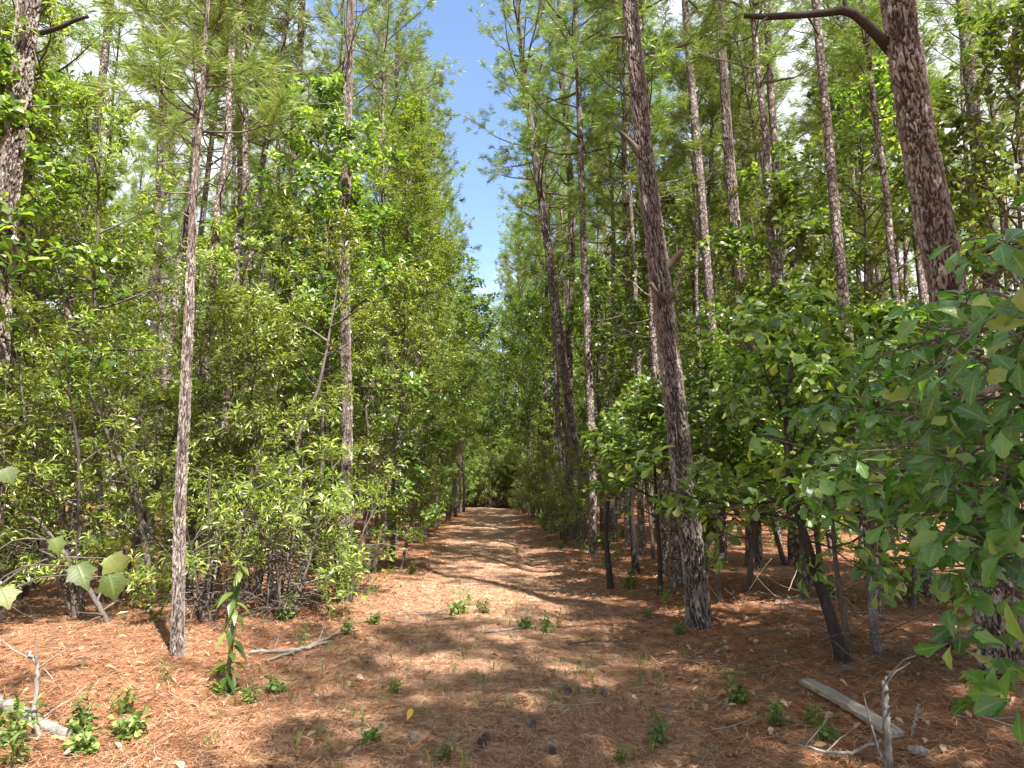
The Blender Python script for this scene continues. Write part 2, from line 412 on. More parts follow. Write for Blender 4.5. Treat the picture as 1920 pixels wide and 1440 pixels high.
def perp(a, rng):
    r = rng.normal(size=a.shape)
    u = unit(np.cross(a, r)); return u, np.cross(a, u)
def rosettes(mb, tpl, C, A, n, size, rng, el=(22, 22), stem=.02, grav=.12):
    C, A = np.asarray(C), unit(np.asarray(A)); m = len(C)
    u, v = perp(A, rng)
    ph = (np.arange(n)[None] / n * 2 * math.pi + rng.uniform(0, 6.28, (m, 1)) + rng.normal(0, .35, (m, n)))
    e = np.radians(rng.normal(el[0], el[1], (m, n)))
    rad = u[:, None] * np.cos(ph)[..., None] + v[:, None] * np.sin(ph)[..., None]
    d = rad * np.cos(e)[..., None] + A[:, None] * np.sin(e)[..., None]
    nr = A[:, None] * np.cos(e)[..., None] - rad * np.sin(e)[..., None] + rng.normal(0, .42, (m, n, 3))
    d[..., 2] -= grav
    keep = rng.random((m, n)) < .86
    back = rng.uniform(-.06, .01, (m, n))[..., None] * A[:, None]
    pos = C[:, None] + d * stem + back
    s = size * rng.uniform(.6, 1.15, (m, n))
    put_leaves(mb, tpl, pos[keep], d[keep], nr[keep], s[keep], rng)
def limb(p, d, L, n, rng, wob=.12, lift=0.0):
    P = [np.asarray(p, float)]; d = unit(d)
    for i in range(n):
        d = unit(d + rng.normal(0, wob, 3) + np.array([0, 0, lift]))
        P.append(P[-1] + d * L / n)
    return np.array(P), d

def broadleaf(seed, H, nstem=1, crown0=.15, spread=1.5, nprim=40, nsec=7, ntwig=4, tpl=LEAF_NARROW, size=.1, nros=7,
              stemr=None, lean=(0, 0), elev=(8, 52), top_heavy=.5, stem_paths=None, twig_along=1.0, prim_filter=None, lift=.06, bare=0):
    """returns (wood MB, leaf MB) of a small broad-leaved tree or shrub rooted at the origin."""
    rng = np.random.default_rng(seed)
    wood, leaf = MB(), MB(); C, A = [], []
    stemr = stemr or .0052 * H + .008
    stems = []
    if stem_paths is None:
        for s in range(nstem):
            a = rng.uniform(0, 6.28); out = 0 if nstem == 1 else rng.uniform(.1, .35)
            h = H * (1 if s == 0 else rng.uniform(.6, .95))
            k = max(5, int(h * 2))
            tt = np.linspace(0, 1, k)
            off = np.cumsum(rng.normal(0, .035 * h / k ** .5, (k, 2)), 0)
            P = np.stack([tt * h * (lean[0] + out * math.cos(a)) + off[:, 0] * tt ** .5, tt * h * (lean[1] + out * math.sin(a)) + off[:, 1] * tt ** .5, tt * h], -1)
            if nstem > 1: P[:, :2] += np.array([math.cos(a), math.sin(a)]) * .07
            P[0, 2] = -.08
            stems.append(P)
    else:
        stems = [np.array(p, float) for p in stem_paths]
    for P in stems:
        k = len(P); tt = np.linspace(0, 1, k)
        R = stemr * (1 - tt) ** .8 + .004; R[0] *= 1.35
        tube(wood, P, R, 8)
    per = max(1, nprim // len(stems))
    for P in stems:
        k = len(P)
        hgt = P[-1, 2] - P[0, 2]
        for i in range(per):
            u = (i + rng.random()) / per
            u = u ** (1 - .35 * top_heavy)
            t = crown0 + (1 - crown0) * u
            x = t * (k - 1); j = min(int(x), k - 2)
            p = P[j] + (P[j + 1] - P[j]) * (x - j)
            prof = (math.sin(math.pi * min(1, .18 + .82 * u)) ** .7) * .85 + .15
            Lp = spread * prof * rng.uniform(.6, 1.15)
            az = i * 2.4 + rng.normal(0, .5)
            el = math.radians(elev[0] + (elev[1] - elev[0]) * u + rng.normal(0, 12))
            d = np.array([math.cos(az) * math.cos(el), math.sin(az) * math.cos(el), math.sin(el)])
            if prim_filter and not prim_filter(p, d, rng): continue
            B, de = limb(p, d, Lp, 5, rng, .13, lift)
            tube(wood, B, np.linspace(.006 + .008 * Lp, .003, 6), 4, False)
            ns = max(2, int(nsec * (.5 + Lp / spread)))
            for s in range(ns):
                ts = rng.uniform(.2, 1.0) if s else 1.0
                q = ts * 5; jj = min(int(q), 4)
                p2 = B[jj] + (B[jj + 1] - B[jj]) * (q - jj); d2 = unit(B[jj + 1] - B[jj])
                dd = unit(d2 * .7 + rng.normal(0, .6, 3) * np.array([1, 1, .38]) + np.array([0, 0, .08]))
                L2 = rng.uniform(.22, .5) * (Lp ** .6) * (1 if s else .4)
                S, dS = limb(p2, dd, L2, 3, rng, .2, .05)
                tube(wood, S, np.linspace(.004, .002, 4), 3, False)
                for w in range(ntwig):
                    tw = rng.uniform(.25, 1.0) if w else 1.0
                    q = tw * 3; jj = min(int(q), 2)
                    p3 = S[jj] + (S[jj + 1] - S[jj]) * (q - jj)
                    d3 = unit(dS + rng.normal(0, .62, 3) * np.array([1, 1, .45]) + np.array([0, 0, .15]))
                    e = p3 + d3 * rng.uniform(.05, .16) * twig_along
                    C.append(e); A.append(d3 * .6 + np.array([0, 0, .55]))
    for i in range(bare):
        P = stems[i % len(stems)]; x = (.06 + .6 * rng.random()) * (len(P) - 1); j = min(int(x), len(P) - 2)
        p = P[j] + (P[j + 1] - P[j]) * (x - j); a = rng.uniform(0, 6.28)
        B, _ = limb(p, np.array([math.cos(a), math.sin(a), rng.uniform(-.1, .7)]), rng.uniform(.3, 1.1), 7, rng, .22, .02)
        tube(wood, B, np.linspace(.007, .002, 8), 4, False)
        for k in range(3):
            S, _ = limb(B[rng.integers(2, 7)], rng.normal(0, 1, 3) + np.array([math.cos(a), math.sin(a), .2]), rng.uniform(.12, .4), 4, rng, .22)
            tube(wood, S, np.linspace(.0035, .0015, 5), 3, False)
    C, A = np.array(C), np.array(A)
    rosettes(leaf, tpl, C, A, nros, size, rng)
    return wood, leaf

# ------------------------------------------------------------------ pines
def needle_tufts(mb, C, A, n, ln, w, rng):
    C, A = np.asarray(C, float), unit(np.asarray(A, float)); m = len(C)
    if m == 0: return
    u, v = perp(A, rng)
    th = np.radians(rng.uniform(8, 78, (m, n))); ph = rng.uniform(0, 6.28, (m, n))
    d = A[:, None] * np.cos(th)[..., None] + (u[:, None] * np.cos(ph)[..., None] + v[:, None] * np.sin(ph)[..., None]) * np.sin(th)[..., None]
    d[..., 2] -= .10
    base = C[:, None] + A[:, None] * rng.uniform(-.13, .02, (m, n))[..., None]
    s = np.cross(d, rng.normal(size=d.shape)); s = unit(s) * w / 2
    l = ln * rng.uniform(.7, 1.15, (m, n))[..., None]
    V = np.stack([base - s, base + s, base + d * l * .6 + s * .9, base + d * l + np.array([0, 0, -.02])], 2).reshape(-1, 3)
    k = np.arange(m * n)[:, None] * 4
    mb.add(V, k + np.array([[0, 1, 2, 3]]))
def pine_limbs(seed, P, R, h_live, Lmax, tuft_n=20, step=.46, per=(2, 3), dead=14, ln=.18, w=.0045, dens=1.0, dead_from=None, dead_len=(.15, 1.3), filt=None):
    """limbs (MB), dead branches (MB) and needles (MB) for a trunk polyline P with radii R."""
    rng = np.random.default_rng(seed)
    lim, dd, nee = MB(), MB(), MB(); C, A = [], []
    P = np.asarray(P, float); z = P[:, 2]; H = z[-1]
    def on(h):
        return np.array([np.interp(h, z, P[:, k]) for k in range(3)]), float(np.interp(h, z, R))
    def along(B, t):
        n = len(B) - 1; q = t * n; j = min(int(q), n - 1)
        return B[j] + (B[j + 1] - B[j]) * (q - j), unit(B[j + 1] - B[j])
    h = h_live; az = rng.uniform(0, 6.28)
    while h < H - .15:
        u = (h - h_live) / max(H - h_live, .1)
        for b in range(rng.integers(per[0], per[1] + 1)):
            az += 2.4 + rng.normal(0, .4)
            p, r = on(h + rng.uniform(-.12, .12))
            Lb = Lmax * (.7 + .6 * u) * (1 - u) ** .42 * rng.uniform(.35, 1.25) + .15
            el = math.radians(8 + 52 * u + rng.normal(0, 10))
            d = np.array([math.cos(az) * math.cos(el), math.sin(az) * math.cos(el), math.sin(el)])
            if filt and not filt(p, d, rng): continue
            B, de = limb(p, d, Lb, 7, rng, .10, .07)
            tube(lim, B, np.linspace(min(.008 + .011 * Lb, r * .6), .004, 8), 5, False)
            ns = max(2, int((Lb * 6.5 + 1) * dens))
            for s in range(ns):
                t = 1 - .6 * rng.random() ** 1.3 if s else 1.0
                q, dq = along(B, t)
                L2 = rng.uniform(.15, .55) * (Lb ** .5)
                S, dS = limb(q, unit(dq * .8 + rng.normal(0, .5, 3) + np.array([0, 0, .25])), L2, 3, rng, .14, .1)
                tube(lim, S, np.linspace(.005, .003, 4), 3, False)
                C.append(S[-1]); A.append(dS + np.array([0, 0, .3]))
                for e in range(2):
                    q3, d3 = along(S, rng.uniform(.45, .95))
                    dn = unit(d3 + rng.normal(0, .5, 3) + np.array([0, 0, .2]))
                    C.append(q3 + dn * rng.uniform(.05, .2)); A.append(dn)
        h += step * rng.uniform(.7, 1.3)
    C.append(P[-1]); A.append(np.array([0, 0, 1.]))
    needle_tufts(nee, C, A, tuft_n, ln, w, rng)
    lo = dead_from if dead_from is not None else max(1.5, h_live - 6)
    for i in range(dead):
        hh = lo + (h_live + .5 - lo) * rng.random() ** .8
        p, r = on(hh); a = rng.uniform(0, 6.28); el = math.radians(rng.normal(5, 18))
        d = np.array([math.cos(a) * math.cos(el), math.sin(a) * math.cos(el), math.sin(el)])
        Lb = rng.uniform(*dead_len)
        B, _ = limb(p, d, Lb, 5, rng, .14, .03)
        tube(dd, B, np.linspace(.006 + .006 * Lb, .0025, 6), 4, True)
        if Lb > .6:
            for k in range(3):
                q, dq = along(B, rng.uniform(.4, .9))
                S, _ = limb(q, dq + rng.normal(0, .5, 3), Lb * rng.uniform(.2, .45), 3, rng, .15)
                tube(dd, S, np.linspace(.004, .002, 4), 3, False)
    return lim, dd, nee

def cell(i, j, s):
    h = np.sin(i * 127.1 + j * 311.7 + s * 74.7) * 43758.5453
    return h - np.floor(h)
def hero_trunk(P, R, seed, flare=.35, seg=104, dz=.0095, pw=.065, ph=.25, depth=.024, zmax=9.0):
    """plated bark: a dense tube whose plates stand proud of the cracks."""
    P = np.asarray(P, float); R = np.asarray(R, float)
    vis = P[:, 2] < zmax
    ln = np.r_[0, np.cumsum(np.linalg.norm(np.diff(P, axis=0), axis=1))]
    k = int(ln[-1] / dz); s = np.linspace(0, ln[-1], k)
    s = np.concatenate([s[s < zmax + 1], np.arange(zmax + 1, ln[-1], .12)])
    Q = np.stack([np.interp(s, ln, P[:, c]) for c in range(3)], -1); r = np.interp(s, ln, R)
    r = r * (1 + flare * 1.25 * np.exp(-s / .22))
    T = unit(np.gradient(Q, axis=0)); U = unit(np.cross(T, np.array([0., 1, 0]))); Wv = np.cross(T, U)
    a = np.linspace(0, 2 * math.pi, seg, endpoint=False)
    rng = np.random.default_rng(seed)
    th = a[None, :] + 0 * s[:, None]; S2 = s[:, None] + 0 * th
    def layer(pw, ph, sd):
        nper = max(8, int(round(2 * math.pi * np.median(r) / pw)))
        gx_, gy_ = th / (2 * math.pi) * nper, S2 / ph
        w1 = sum(np.sin(th * f + S2 * g + p) * q for f, g, p, q in zip(rng.integers(3, 24, 7), rng.uniform(-30, 30, 7) , rng.uniform(0, 6, 7), rng.uniform(.08, .22, 7)))
        w2 = sum(np.sin(th * f + S2 * g + p) * q for f, g, p, q in zip(rng.integers(3, 24, 7), rng.uniform(-30, 30, 7), rng.uniform(0, 6, 7), rng.uniform(.08, .22, 7)))
        gx_ = gx_ + w1; gy_ = gy_ + w2
        F1 = np.full(gx_.shape, 9.); F2 = F1.copy(); ID = np.zeros(gx_.shape); DY = ID.copy()
        for di in (-1, 0, 1):
            for dj in (-1, 0, 1):
                ci = np.floor(gx_) + di; cj = np.floor(gy_) + dj; cm = np.mod(ci, nper)
                dx, dy = gx_ - ci - cell(cm, cj, sd), gy_ - cj - cell(cm, cj, sd + 1.3)
                dd = np.sqrt(dx * dx + dy * dy); n1 = dd < F1
                F2 = np.where(n1, F1, np.minimum(F2, dd)); ID = np.where(n1, cell(cm, cj, sd + 2.9), ID); DY = np.where(n1, dy, DY); F1 = np.where(n1, dd, F1)
        return F2 - F1, ID, DY
    e1, i1, y1 = layer(pw, ph, seed); e2, i2, y2 = layer(pw * .62, ph * .45, seed + 9)
    big = sstep(.04, .34, e1); sm = sstep(.0, .22, e2)
    disp = depth * (big * (.55 + .45 * i1) - .5) + depth * .55 * sm * ((i2 - .5) * .8 - np.clip(y2, -.6, .6) * .7 * (i2 > .35)) * big
    disp = disp + rng.normal(0, .0010, disp.shape)
    ID = np.clip(.40 * i2 + .50 * i1 + .16 * (i2 > .84), 0, 1); edge = big * (.45 + .55 * sm)
    flut = 1 + .10 * np.exp(-s / .2)[:, None] * np.sin(a * 5 + seed)[None]
    rr = r[:, None] * flut + disp * np.clip(r / .12, .25, 1.1)[:, None]
    V = Q[:, None] + rr[..., None] * (np.cos(a)[None, :, None] * U[:, None] + np.sin(a)[None, :, None] * Wv[:, None])
    m = len(s); mbt = MB()
    i = np.arange(m - 1)[:, None] * seg; j = np.arange(seg)[None]; kk = (np.arange(seg)[None] + 1) % seg
    mbt.add(V.reshape(-1, 3), np.stack([i + j, i + kk, i + seg + kk, i + seg + j], -1).reshape(-1, 4))
    mbt.attr = {'plate': ID, 'edge': np.clip(edge * 1.15, 0, 1)}
    return mbt

def px_trunk(pts, H, base=None, D=None, top_r=.03, bend=0):
    """pixel polyline (px, py, width) from the foot upwards -> local points, radii, world foot."""
    if base is None: base = ground(pts[0][0], pts[0][1])
    D = D or fdist(base)
    P, R = [], []
    for i, (px, py, w) in enumerate(pts):
        p = at(px, py, D); s = float((p - CAM) @ fwd)
        P.append(p); R.append(w * s / F / 2)
    P = np.array(P); R = np.array(R) * .80
    foot = P[0].copy(); foot[2] = float(gz(foot[0], foot[1]))
    P -= foot; P[0, 2] = -.06
    d = unit(P[-1] - P[-2]) * .5 + np.array([0, 0, .5])
    z0 = P[-1, 2]; r0 = R[-1]
    if H > z0 + .5:
        e = 6
        for i in range(1, e + 1):
            P = np.vstack([P, P[-1] + d * (H - z0) / e / max(d[2], .3) * 1.0]); R = np.r_[R, r0 + (top_r - r0) * i / e]
    Q = smooth_poly(np.column_stack([P, R]), max(24, int(H * 3)))
    return Q[:, :3], np.maximum(Q[:, 3], .012), foot

# ------------------------------------------------------------------ pines that can be told apart
SEED = [100]
def pine(label, pts, H, h_live, Lmax=2.2, dense=False, mat=None, stubs=(), base=None, D=None, group='pines of the plantation',
         top_r=.03, dead=14, tuft_n=20, dens=1.0, per=(2, 3), w=.0045, ln=.18, flare=.3, name='pine_tree', dead_from=None, dead_len=(.15, 1.3), step=.46, filt=None, ph=.25, pw=.065, smooth_n=None, local=None):
    SEED[0] += 1; sd = SEED[0]
    if local is None: P, R, foot = px_trunk(pts, H, base, D, top_r)
    else: P, R, foot = local
    t = thing(name, label, 'pine tree', foot, 0, group)
    lim, dd, nee = pine_limbs(sd, P, R, h_live, Lmax, tuft_n, step, per, dead, ln, w, dens, dead_from, dead_len, filt)
    if dense:
        hb = hero_trunk(P, R, sd, flare, ph=ph, pw=pw, seg=104 if R[2] > .07 else 56)
        hb.attr = {'plate': np.concatenate([hb.attr['plate'].ravel(), np.full(dd.n, .25)]), 'edge': np.concatenate([hb.attr['edge'].ravel(), np.full(dd.n, .9)])}
        hb.join(dd)
        part('trunk', hb.mesh('trunk', mat or M['hero_bark'], False), t)
    else:
        hb = MB(); R2 = R * (1 + flare * np.exp(-np.maximum(P[:, 2], 0) / .18))
        tube(hb, P, R2, 16); hb.join(dd); part('trunk', hb.mesh('trunk', mat or M['bark'], True), t)
    if lim.n: part('limbs', lim.mesh('limbs', M['twig']), t)
    for q, rr, m in stubs:
        B = smooth_poly(np.column_stack([np.array(q) - foot, rr]), 14)
        sb = MB(); tube(sb, B[:, :3], np.maximum(B[:, 3], .003), 7); part('dead_branch', sb.mesh('dead_branch', M[m], True), t)
    if nee.n: part('crown', nee.mesh('crown', M['needles']), t)
    return t
def pxs(pts, D):                                   # a branch given as (px, py, width, depth offset)
    Q = [at(p[0], p[1], D + p[3]) for p in pts]
    return Q, [p[2] * float((q - CAM) @ fwd) / F / 2 for p, q in zip(pts, Q)]

# the big leaning pine right of the path
b1 = ground(1312, 1172); D1 = fdist(b1)
R1 = [(1312, 1172, 50), (1300, 1050, 50), (1287, 950, 50), (1270, 800, 49), (1250, 620, 46), (1232, 480, 44), (1212, 320, 40), (1196, 160, 36), (1180, 0, 32), (1172, -110, 30)]
pine('stout rough-barked pine leaning left over the path, nearest trunk on its right edge', R1, 18, 13, 1.5, True, base=b1, dead=0,
     stubs=[(*pxs([(1246, 505, 20, -.02), (1262, 490, 15, -.05), (1280, 470, 12, -.12)], D1), 'twig'), (*pxs([(1205, 300, 18, 0), (1190, 275, 13, -.03), (1162, 245, 5, -.1)], D1), 'twig'),
            (*pxs([(1248, 560, 12, -.1), (1232, 548, 9, -.2), (1220, 530, 6, -.25)], D1), 'twig'), (*pxs([(1252, 565, 10, -.1), (1265, 545, 8, -.15), (1285, 500, 4, -.2)], D1), 'twig'),
            (*pxs([(1182, 70, 8, 0), (1160, 68, 6, 0), (1145, 70, 5, 0)], D1), 'twig')])
# the near pine at the right with the crooked dead limb
D2 = 5.4
R2 = [(1893, 1300, 92), (1865, 1130, 84), (1838, 980, 80), (1815, 830, 78), (1797, 690, 77), (1776, 540, 75), (1748, 400, 73), (1722, 260, 70), (1702, 130, 68), (1682, 0, 66), (1668, -90, 64)]
pine('thick flaky pine on the right with a crooked dead limb high up', R2, 17, 12, 1.6, True, base=at(1893, 1300, D2), D=D2, dead=2, dead_from=8.5, ph=.19, pw=.06,
     stubs=[(*pxs([(1672, 95, 24, .1), (1648, 70, 20, .0), (1620, 42, 18, -.05), (1588, 20, 17, -.1), (1540, 25, 14, -.1), (1480, 29, 13, -.12), (1430, 31, 12, -.15), (1395, 29, 9, -.15)], D2), 'black_bark'), (*pxs([(1590, 22, 9, -.1), (1584, 4, 8, -.1), (1586, -20, 6, -.1)], D2), 'black_bark'), (*pxs([(1515, 30, 6, -.1), (1525, 48, 4, -.12), (1535, 66, 3, -.15)], D2), 'black_bark'), (*pxs([(1440, 32, 5, -.15), (1425, 44, 3, -.2), (1418, 62, 2, -.2)], D2), 'black_bark')])
# slender lit pine on the left
b3 = ground(332, 1228); D3 = fdist(b3)
L1 = [(332, 1228, 27), (335, 1100, 26), (337, 960, 25), (345, 800, 24), (352, 650, 22), (358, 500, 19), (367, 320, 15), (378, 190, 11), (384, 90, 8), (392, -20, 5)]
pine('slender pale-barked young pine at the left edge of the path, lit down to its foot', L1, 8.4, 4.9, 1.0, True, M['grey_bark'], base=b3, top_r=.008, dead=12, dead_from=3.2, dead_len=(.15, .6), flare=.2,
     tuft_n=28, w=.003, ln=.16, per=(2, 3), step=.27, dens=1.2, pw=.045, ph=.13)
# thick pine cut by the top left corner
D4 = 8.0
pine('thick grey pine at the far left behind dark hanging oak leaves', [(-22, 1110, 52), (-15, 900, 51), (-5, 600, 49), (10, 400, 47), (28, 250, 46), (42, 120, 45), (56, 0, 43), (66, -90, 41)], 18, 11, 2.4, True, M['grey_bark'], D=D4, base=at(-22, 1110, D4),
     stubs=[(*pxs([(75, 62, 10, 0), (110, 52, 9, -.1), (140, 38, 8, -.1), (166, 31, 6, -.1)], D4), 'black_bark')], dead=6)
def simple(label, pts, H, h_live, Dd=None, **k):
    b = ground(pts[0][0], pts[0][1]) if Dd is None else at(pts[0][0], pts[0][1], Dd)
    return pine(label, pts, H, h_live, base=b, D=fdist(b), **k)
simple('crooked pine on the right edge, its trunk kinked to the left above a curved foot', [(1084, 1012, 24), (1090, 950, 23), (1093, 900, 22), (1086, 862, 22), (1074, 820, 21), (1066, 760, 20), (1056, 680, 19), (1043, 580, 19), (1026, 450, 18), (1006, 310, 16), (988, 180, 13), (974, 60, 11), (968, -60, 9)],
       17.5, 10.2, dense=True, Lmax=3.6, dead=22, dead_from=7, dead_len=(.6, 2.4), dens=.9, w=.0055, pw=.065, ph=.22)
simple('straight pine just left of the crooked pine, its foot in pine straw', [(1066, 1004, 20), (1068, 900, 19), (1066, 760, 18), (1068, 600, 17), (1072, 400, 16), (1062, 240, 14), (1052, 80, 12), (1046, -60, 10)], 17.5, 10.5, dense=True, Lmax=3.2, dead=18, dead_from=7.5, dead_len=(.5, 2), w=.0055, pw=.065, ph=.22)
simple('dark upright pine just right of the crooked pine', [(1113, 1040, 20), (1112, 940, 19), (1108, 800, 19), (1103, 680, 18), (1098, 540, 17), (1092, 400, 16), (1086, 200, 14), (1080, 40, 12)], 17, 9.6, Lmax=2.8, dead=16, dead_len=(.4, 1.7), w=.0055)
simple('tall dark-barked pine on the left path edge with bare twigs high on its trunk', [(646, 1088, 25), (649, 960, 24), (651, 800, 23), (648, 640, 22), (646, 480, 21), (650, 300, 20), (653, 150, 19), (658, 0, 17), (661, -80, 16)], 18, 12.6, Lmax=1.4, dense=True, dead=26, dead_from=8, dead_len=(.6, 2.2), pw=.06, ph=.2)
simple('patchy sunlit pine standing behind the narrow-leaved shrubs on the left', [(524, 1010, 24), (526, 900, 23), (528, 760, 22), (534, 640, 21), (542, 480, 19), (551, 340, 18), (560, 150, 16), (567, 0, 15)], 18, 12, Lmax=1.5, Dd=13.5, dead=16, dead_len=(.4, 1.8))
simple('dark-footed pine beside the left edge of the path, thinner of a pair', [(750, 1012, 14), (750, 900, 14), (747, 780, 13), (744, 600, 12), (742, 400, 11), (744, 200, 9), (745, 40, 8)], 17, 9.5, mat=M['black_bark'], w=.0055)
simple('grey pine beside the left edge of the path, thicker of a pair', [(797, 1004, 17), (797, 900, 16), (794, 800, 16), (790, 640, 15), (785, 450, 13), (780, 250, 10), (778, 120, 8)], 15.5, 8.5, w=.0055)
simple('reddish thin pine between the tall dark pine and the dark-footed pine', [(720, 1042, 11), (721, 920, 11), (724, 780, 10), (722, 600, 9), (718, 400, 8)], 14, 8, w=.0055)
simple('leaning pine seen against the white cloud at upper left', [(88, 1062, 24), (98, 940, 23), (112, 760, 22), (132, 560, 21), (158, 380, 19), (180, 240, 18), (196, 110, 17), (207, 0, 16)], 17.5, 11, Lmax=1.6, dead=16)
simple('grey pine between the slender lit pine and the leaning pine', [(272, 1030, 20), (277, 900, 20), (284, 760, 19), (290, 600, 18), (296, 420, 16), (302, 240, 14), (306, 80, 13)], 17, 10.8, Lmax=1.5, dead=18)
simple('patchy barked pine right of the slender lit pine, half hidden by shrubs', [(462, 1020, 19), (460, 900, 19), (458, 760, 18), (456, 600, 16), (452, 400, 14), (448, 200, 12), (447, 60, 11)], 17, 10.6, Lmax=1.5, Dd=15.0, dead=20, dead_len=(.6, 2.2))
simple('thick pine foot in sunny straw behind the big leaning pine', [(1414, 1062, 34), (1412, 980, 33), (1408, 860, 31), (1402, 700, 29), (1394, 560, 27), (1380, 440, 25), (1366, 280, 22), (1355, 120, 19), (1348, 0, 17)], 18, 12.5, dense=True, dead=10, ph=.24, pw=.07)
simple('tall pine right of the big leaning pine, its trunk curving gently', [(1352, 1052, 26), (1348, 900, 26), (1342, 740, 25), (1334, 600, 24), (1323, 450, 24), (1309, 300, 21), (1296, 150, 18), (1284, 0, 15)], 18, 12, dead=10)
simple('pine with warm bark behind the slanting dark sapling', [(1642, 1150, 30), (1634, 1040, 29), (1618, 880, 28), (1596, 700, 26), (1578, 520, 24), (1562, 360, 22), (1548, 200, 20), (1534, 60, 18)], 18, 12, dead=8)
simple('dark pine near the right edge behind the thick flaky pine', [(1905, 1105, 38), (1890, 900, 36), (1868, 640, 34), (1846, 420, 31), (1826, 220, 28), (1808, 40, 25)], 18, 11, dead=8)
simple('grey pine rising beside the dead limb of the thick flaky pine', [(1490, 1060, 22), (1482, 900, 22), (1474, 700, 20), (1466, 500, 19), (1454, 300, 18), (1442, 120, 16), (1438, 0, 15)], 18, 11.5, dead=12)

# ------------------------------------------------------------------ pines of the rows (prototypes, then copies)
def pine_proto(seed, H, r, h_live, Lmax, **k):
    rng = np.random.default_rng(seed); n = 14
    t = np.linspace(0, 1, n); wv = np.cumsum(rng.normal(0, .05, (n, 2)), 0); wv -= wv[0]
    P = np.column_stack([wv * .8 + t[:, None] * rng.normal(0, .35, 2), t * H]); P[0, 2] = -.08
    R = r * (1 - t) ** .75 * (1 + .35 * np.exp(-t * H / .25)) + .012
    return pine('pine', None, H, h_live, Lmax, local=(P, R, np.zeros(3)), w=.0065, tuft_n=17, flare=0, **k)
PROTO = [pine_proto(1, 17.5, .105, 9.2, 2.1), pine_proto(2, 18.5, .125, 10.2, 2.4), pine_proto(3, 16, .085, 8.4, 1.7, dens=.9), pine_proto(4, 18, .10, 9.8, 1.9, dead=24),
         pine_proto(5, 14, .065, 7.4, 1.5), pine_proto(6, 19, .135, 10.8, 2.5), pine_proto(7, 11.5, .05, 6.4, 1.1)]
rng = np.random.default_rng(77)
taken = []
for o in list(COL.objects):
    if o.type == 'EMPTY' and o.name.startswith('pine_tree') and o['label'] != 'pine': taken.append((o.location.x, o.location.y))
ORD = ['first', 'second', 'third', 'fourth', 'fifth', 'sixth', 'seventh', 'eighth', 'ninth', 'tenth', 'eleventh', 'twelfth']
used_p = [0] * len(PROTO)
def place(protos, used, k, loc, rz, label, group, scale=1.0, tilt=(0, 0)):
    o = protos[k]
    if used[k] == 0:
        o.location = loc; o.rotation_euler = (tilt[0], tilt[1], rz); o.scale = (scale,) * 3; o['label'] = label; o['group'] = group
    else: o = dup(o, loc, rz, label, group, scale, tilt)
    used[k] += 1
    return o
def in_view(x, y, m=2.0):
    d = y * math.cos(YAW) + x * math.sin(YAW); s = x * math.cos(YAW) - y * math.sin(YAW)
    return d > 1 and abs(s) < d * .75 + m
nrow = {}
def free(x, y, d):
    return all((x - a) ** 2 + (y - b) ** 2 > d * d for a, b in taken)
for side in (-1, 1):
    for row in range(8):
        y = 6.0 + rng.uniform(0, 2); cnt = 0
        while y < 66:
            x = side * (2.9 + row * 2.7) - .1 + rng.normal(0, .35)
            yy = y + rng.normal(0, .4)
            y += 2.7 + (row > 3) * 1.2 + (y > 35) * 1.0
            if not in_view(x, yy): continue
            if not free(x, yy, 1.5): continue
            if rng.random() < (.12 + .03 * row): continue
            if yy < 10 and row < 2: continue
            if side < 0 and row == 0 and yy < 24: continue
            taken.append((x, yy)); cnt += 1
            k = int(rng.choice(7, p=[.19, .17, .15, .17, .12, .12, .08]))
            sname = 'left' if side < 0 else 'right'
            ln_ = {0: 'straight', 1: 'stouter', 2: 'slim', 3: 'twiggy', 4: 'thin', 5: 'tall', 6: 'young thin'}[k]
            if row <= 2 and cnt <= 12:
                rn = ['in the row along the %s edge of the path', 'in the second row %s of the path', 'in the third row %s of the path'][row] % sname
                lab = f'{ln_} pine, {ORD[cnt - 1]} back {rn}'; grp = f'pines in the rows {sname} of the path'
            else:
                band = 'far back' if yy > 32 else 'midway back'
                lab = f'{ln_} plantation pine {band} among the crowded trunks {sname} of the path'; grp = f'{ln_} pines {band} on the {sname}'
            place(PROTO, used_p, k, (x, yy, float(gz(x, yy))), rng.uniform(0, 6.28), lab, grp, rng.uniform(.88, 1.1), tuple(rng.normal(0, .022, 2)))
# thin suppressed pines between the rows
for side in (-1, 1):
    n = 0
    while n < (50 if side < 0 else 110):
        y = 9 + 38 * rng.random() ** 1.1; x = side * (2.6 + 14 * rng.random() ** 1.2)
        if not in_view(x, y, .5): continue
        n += 1
        if not free(x, y, .8): continue
        taken.append((x, y)); nm = 'left' if side < 0 else 'right'; bd = 'near' if y < 18 else ('middle' if y < 30 else 'far'); k = int(rng.choice([4, 6, 6, 2]))
        place(PROTO, used_p, k, (x, y, float(gz(x, y))), rng.uniform(0, 6.28), f"{['', '', 'slim grey', '', 'thin bare', '', 'pole-thin'][k]} pine stem in the {bd} part of the stand {nm} of the path", f'thin pine stems in the {bd} stand on the {nm}', rng.uniform(.85, 1.15), tuple(rng.normal(0, .03, 2)))
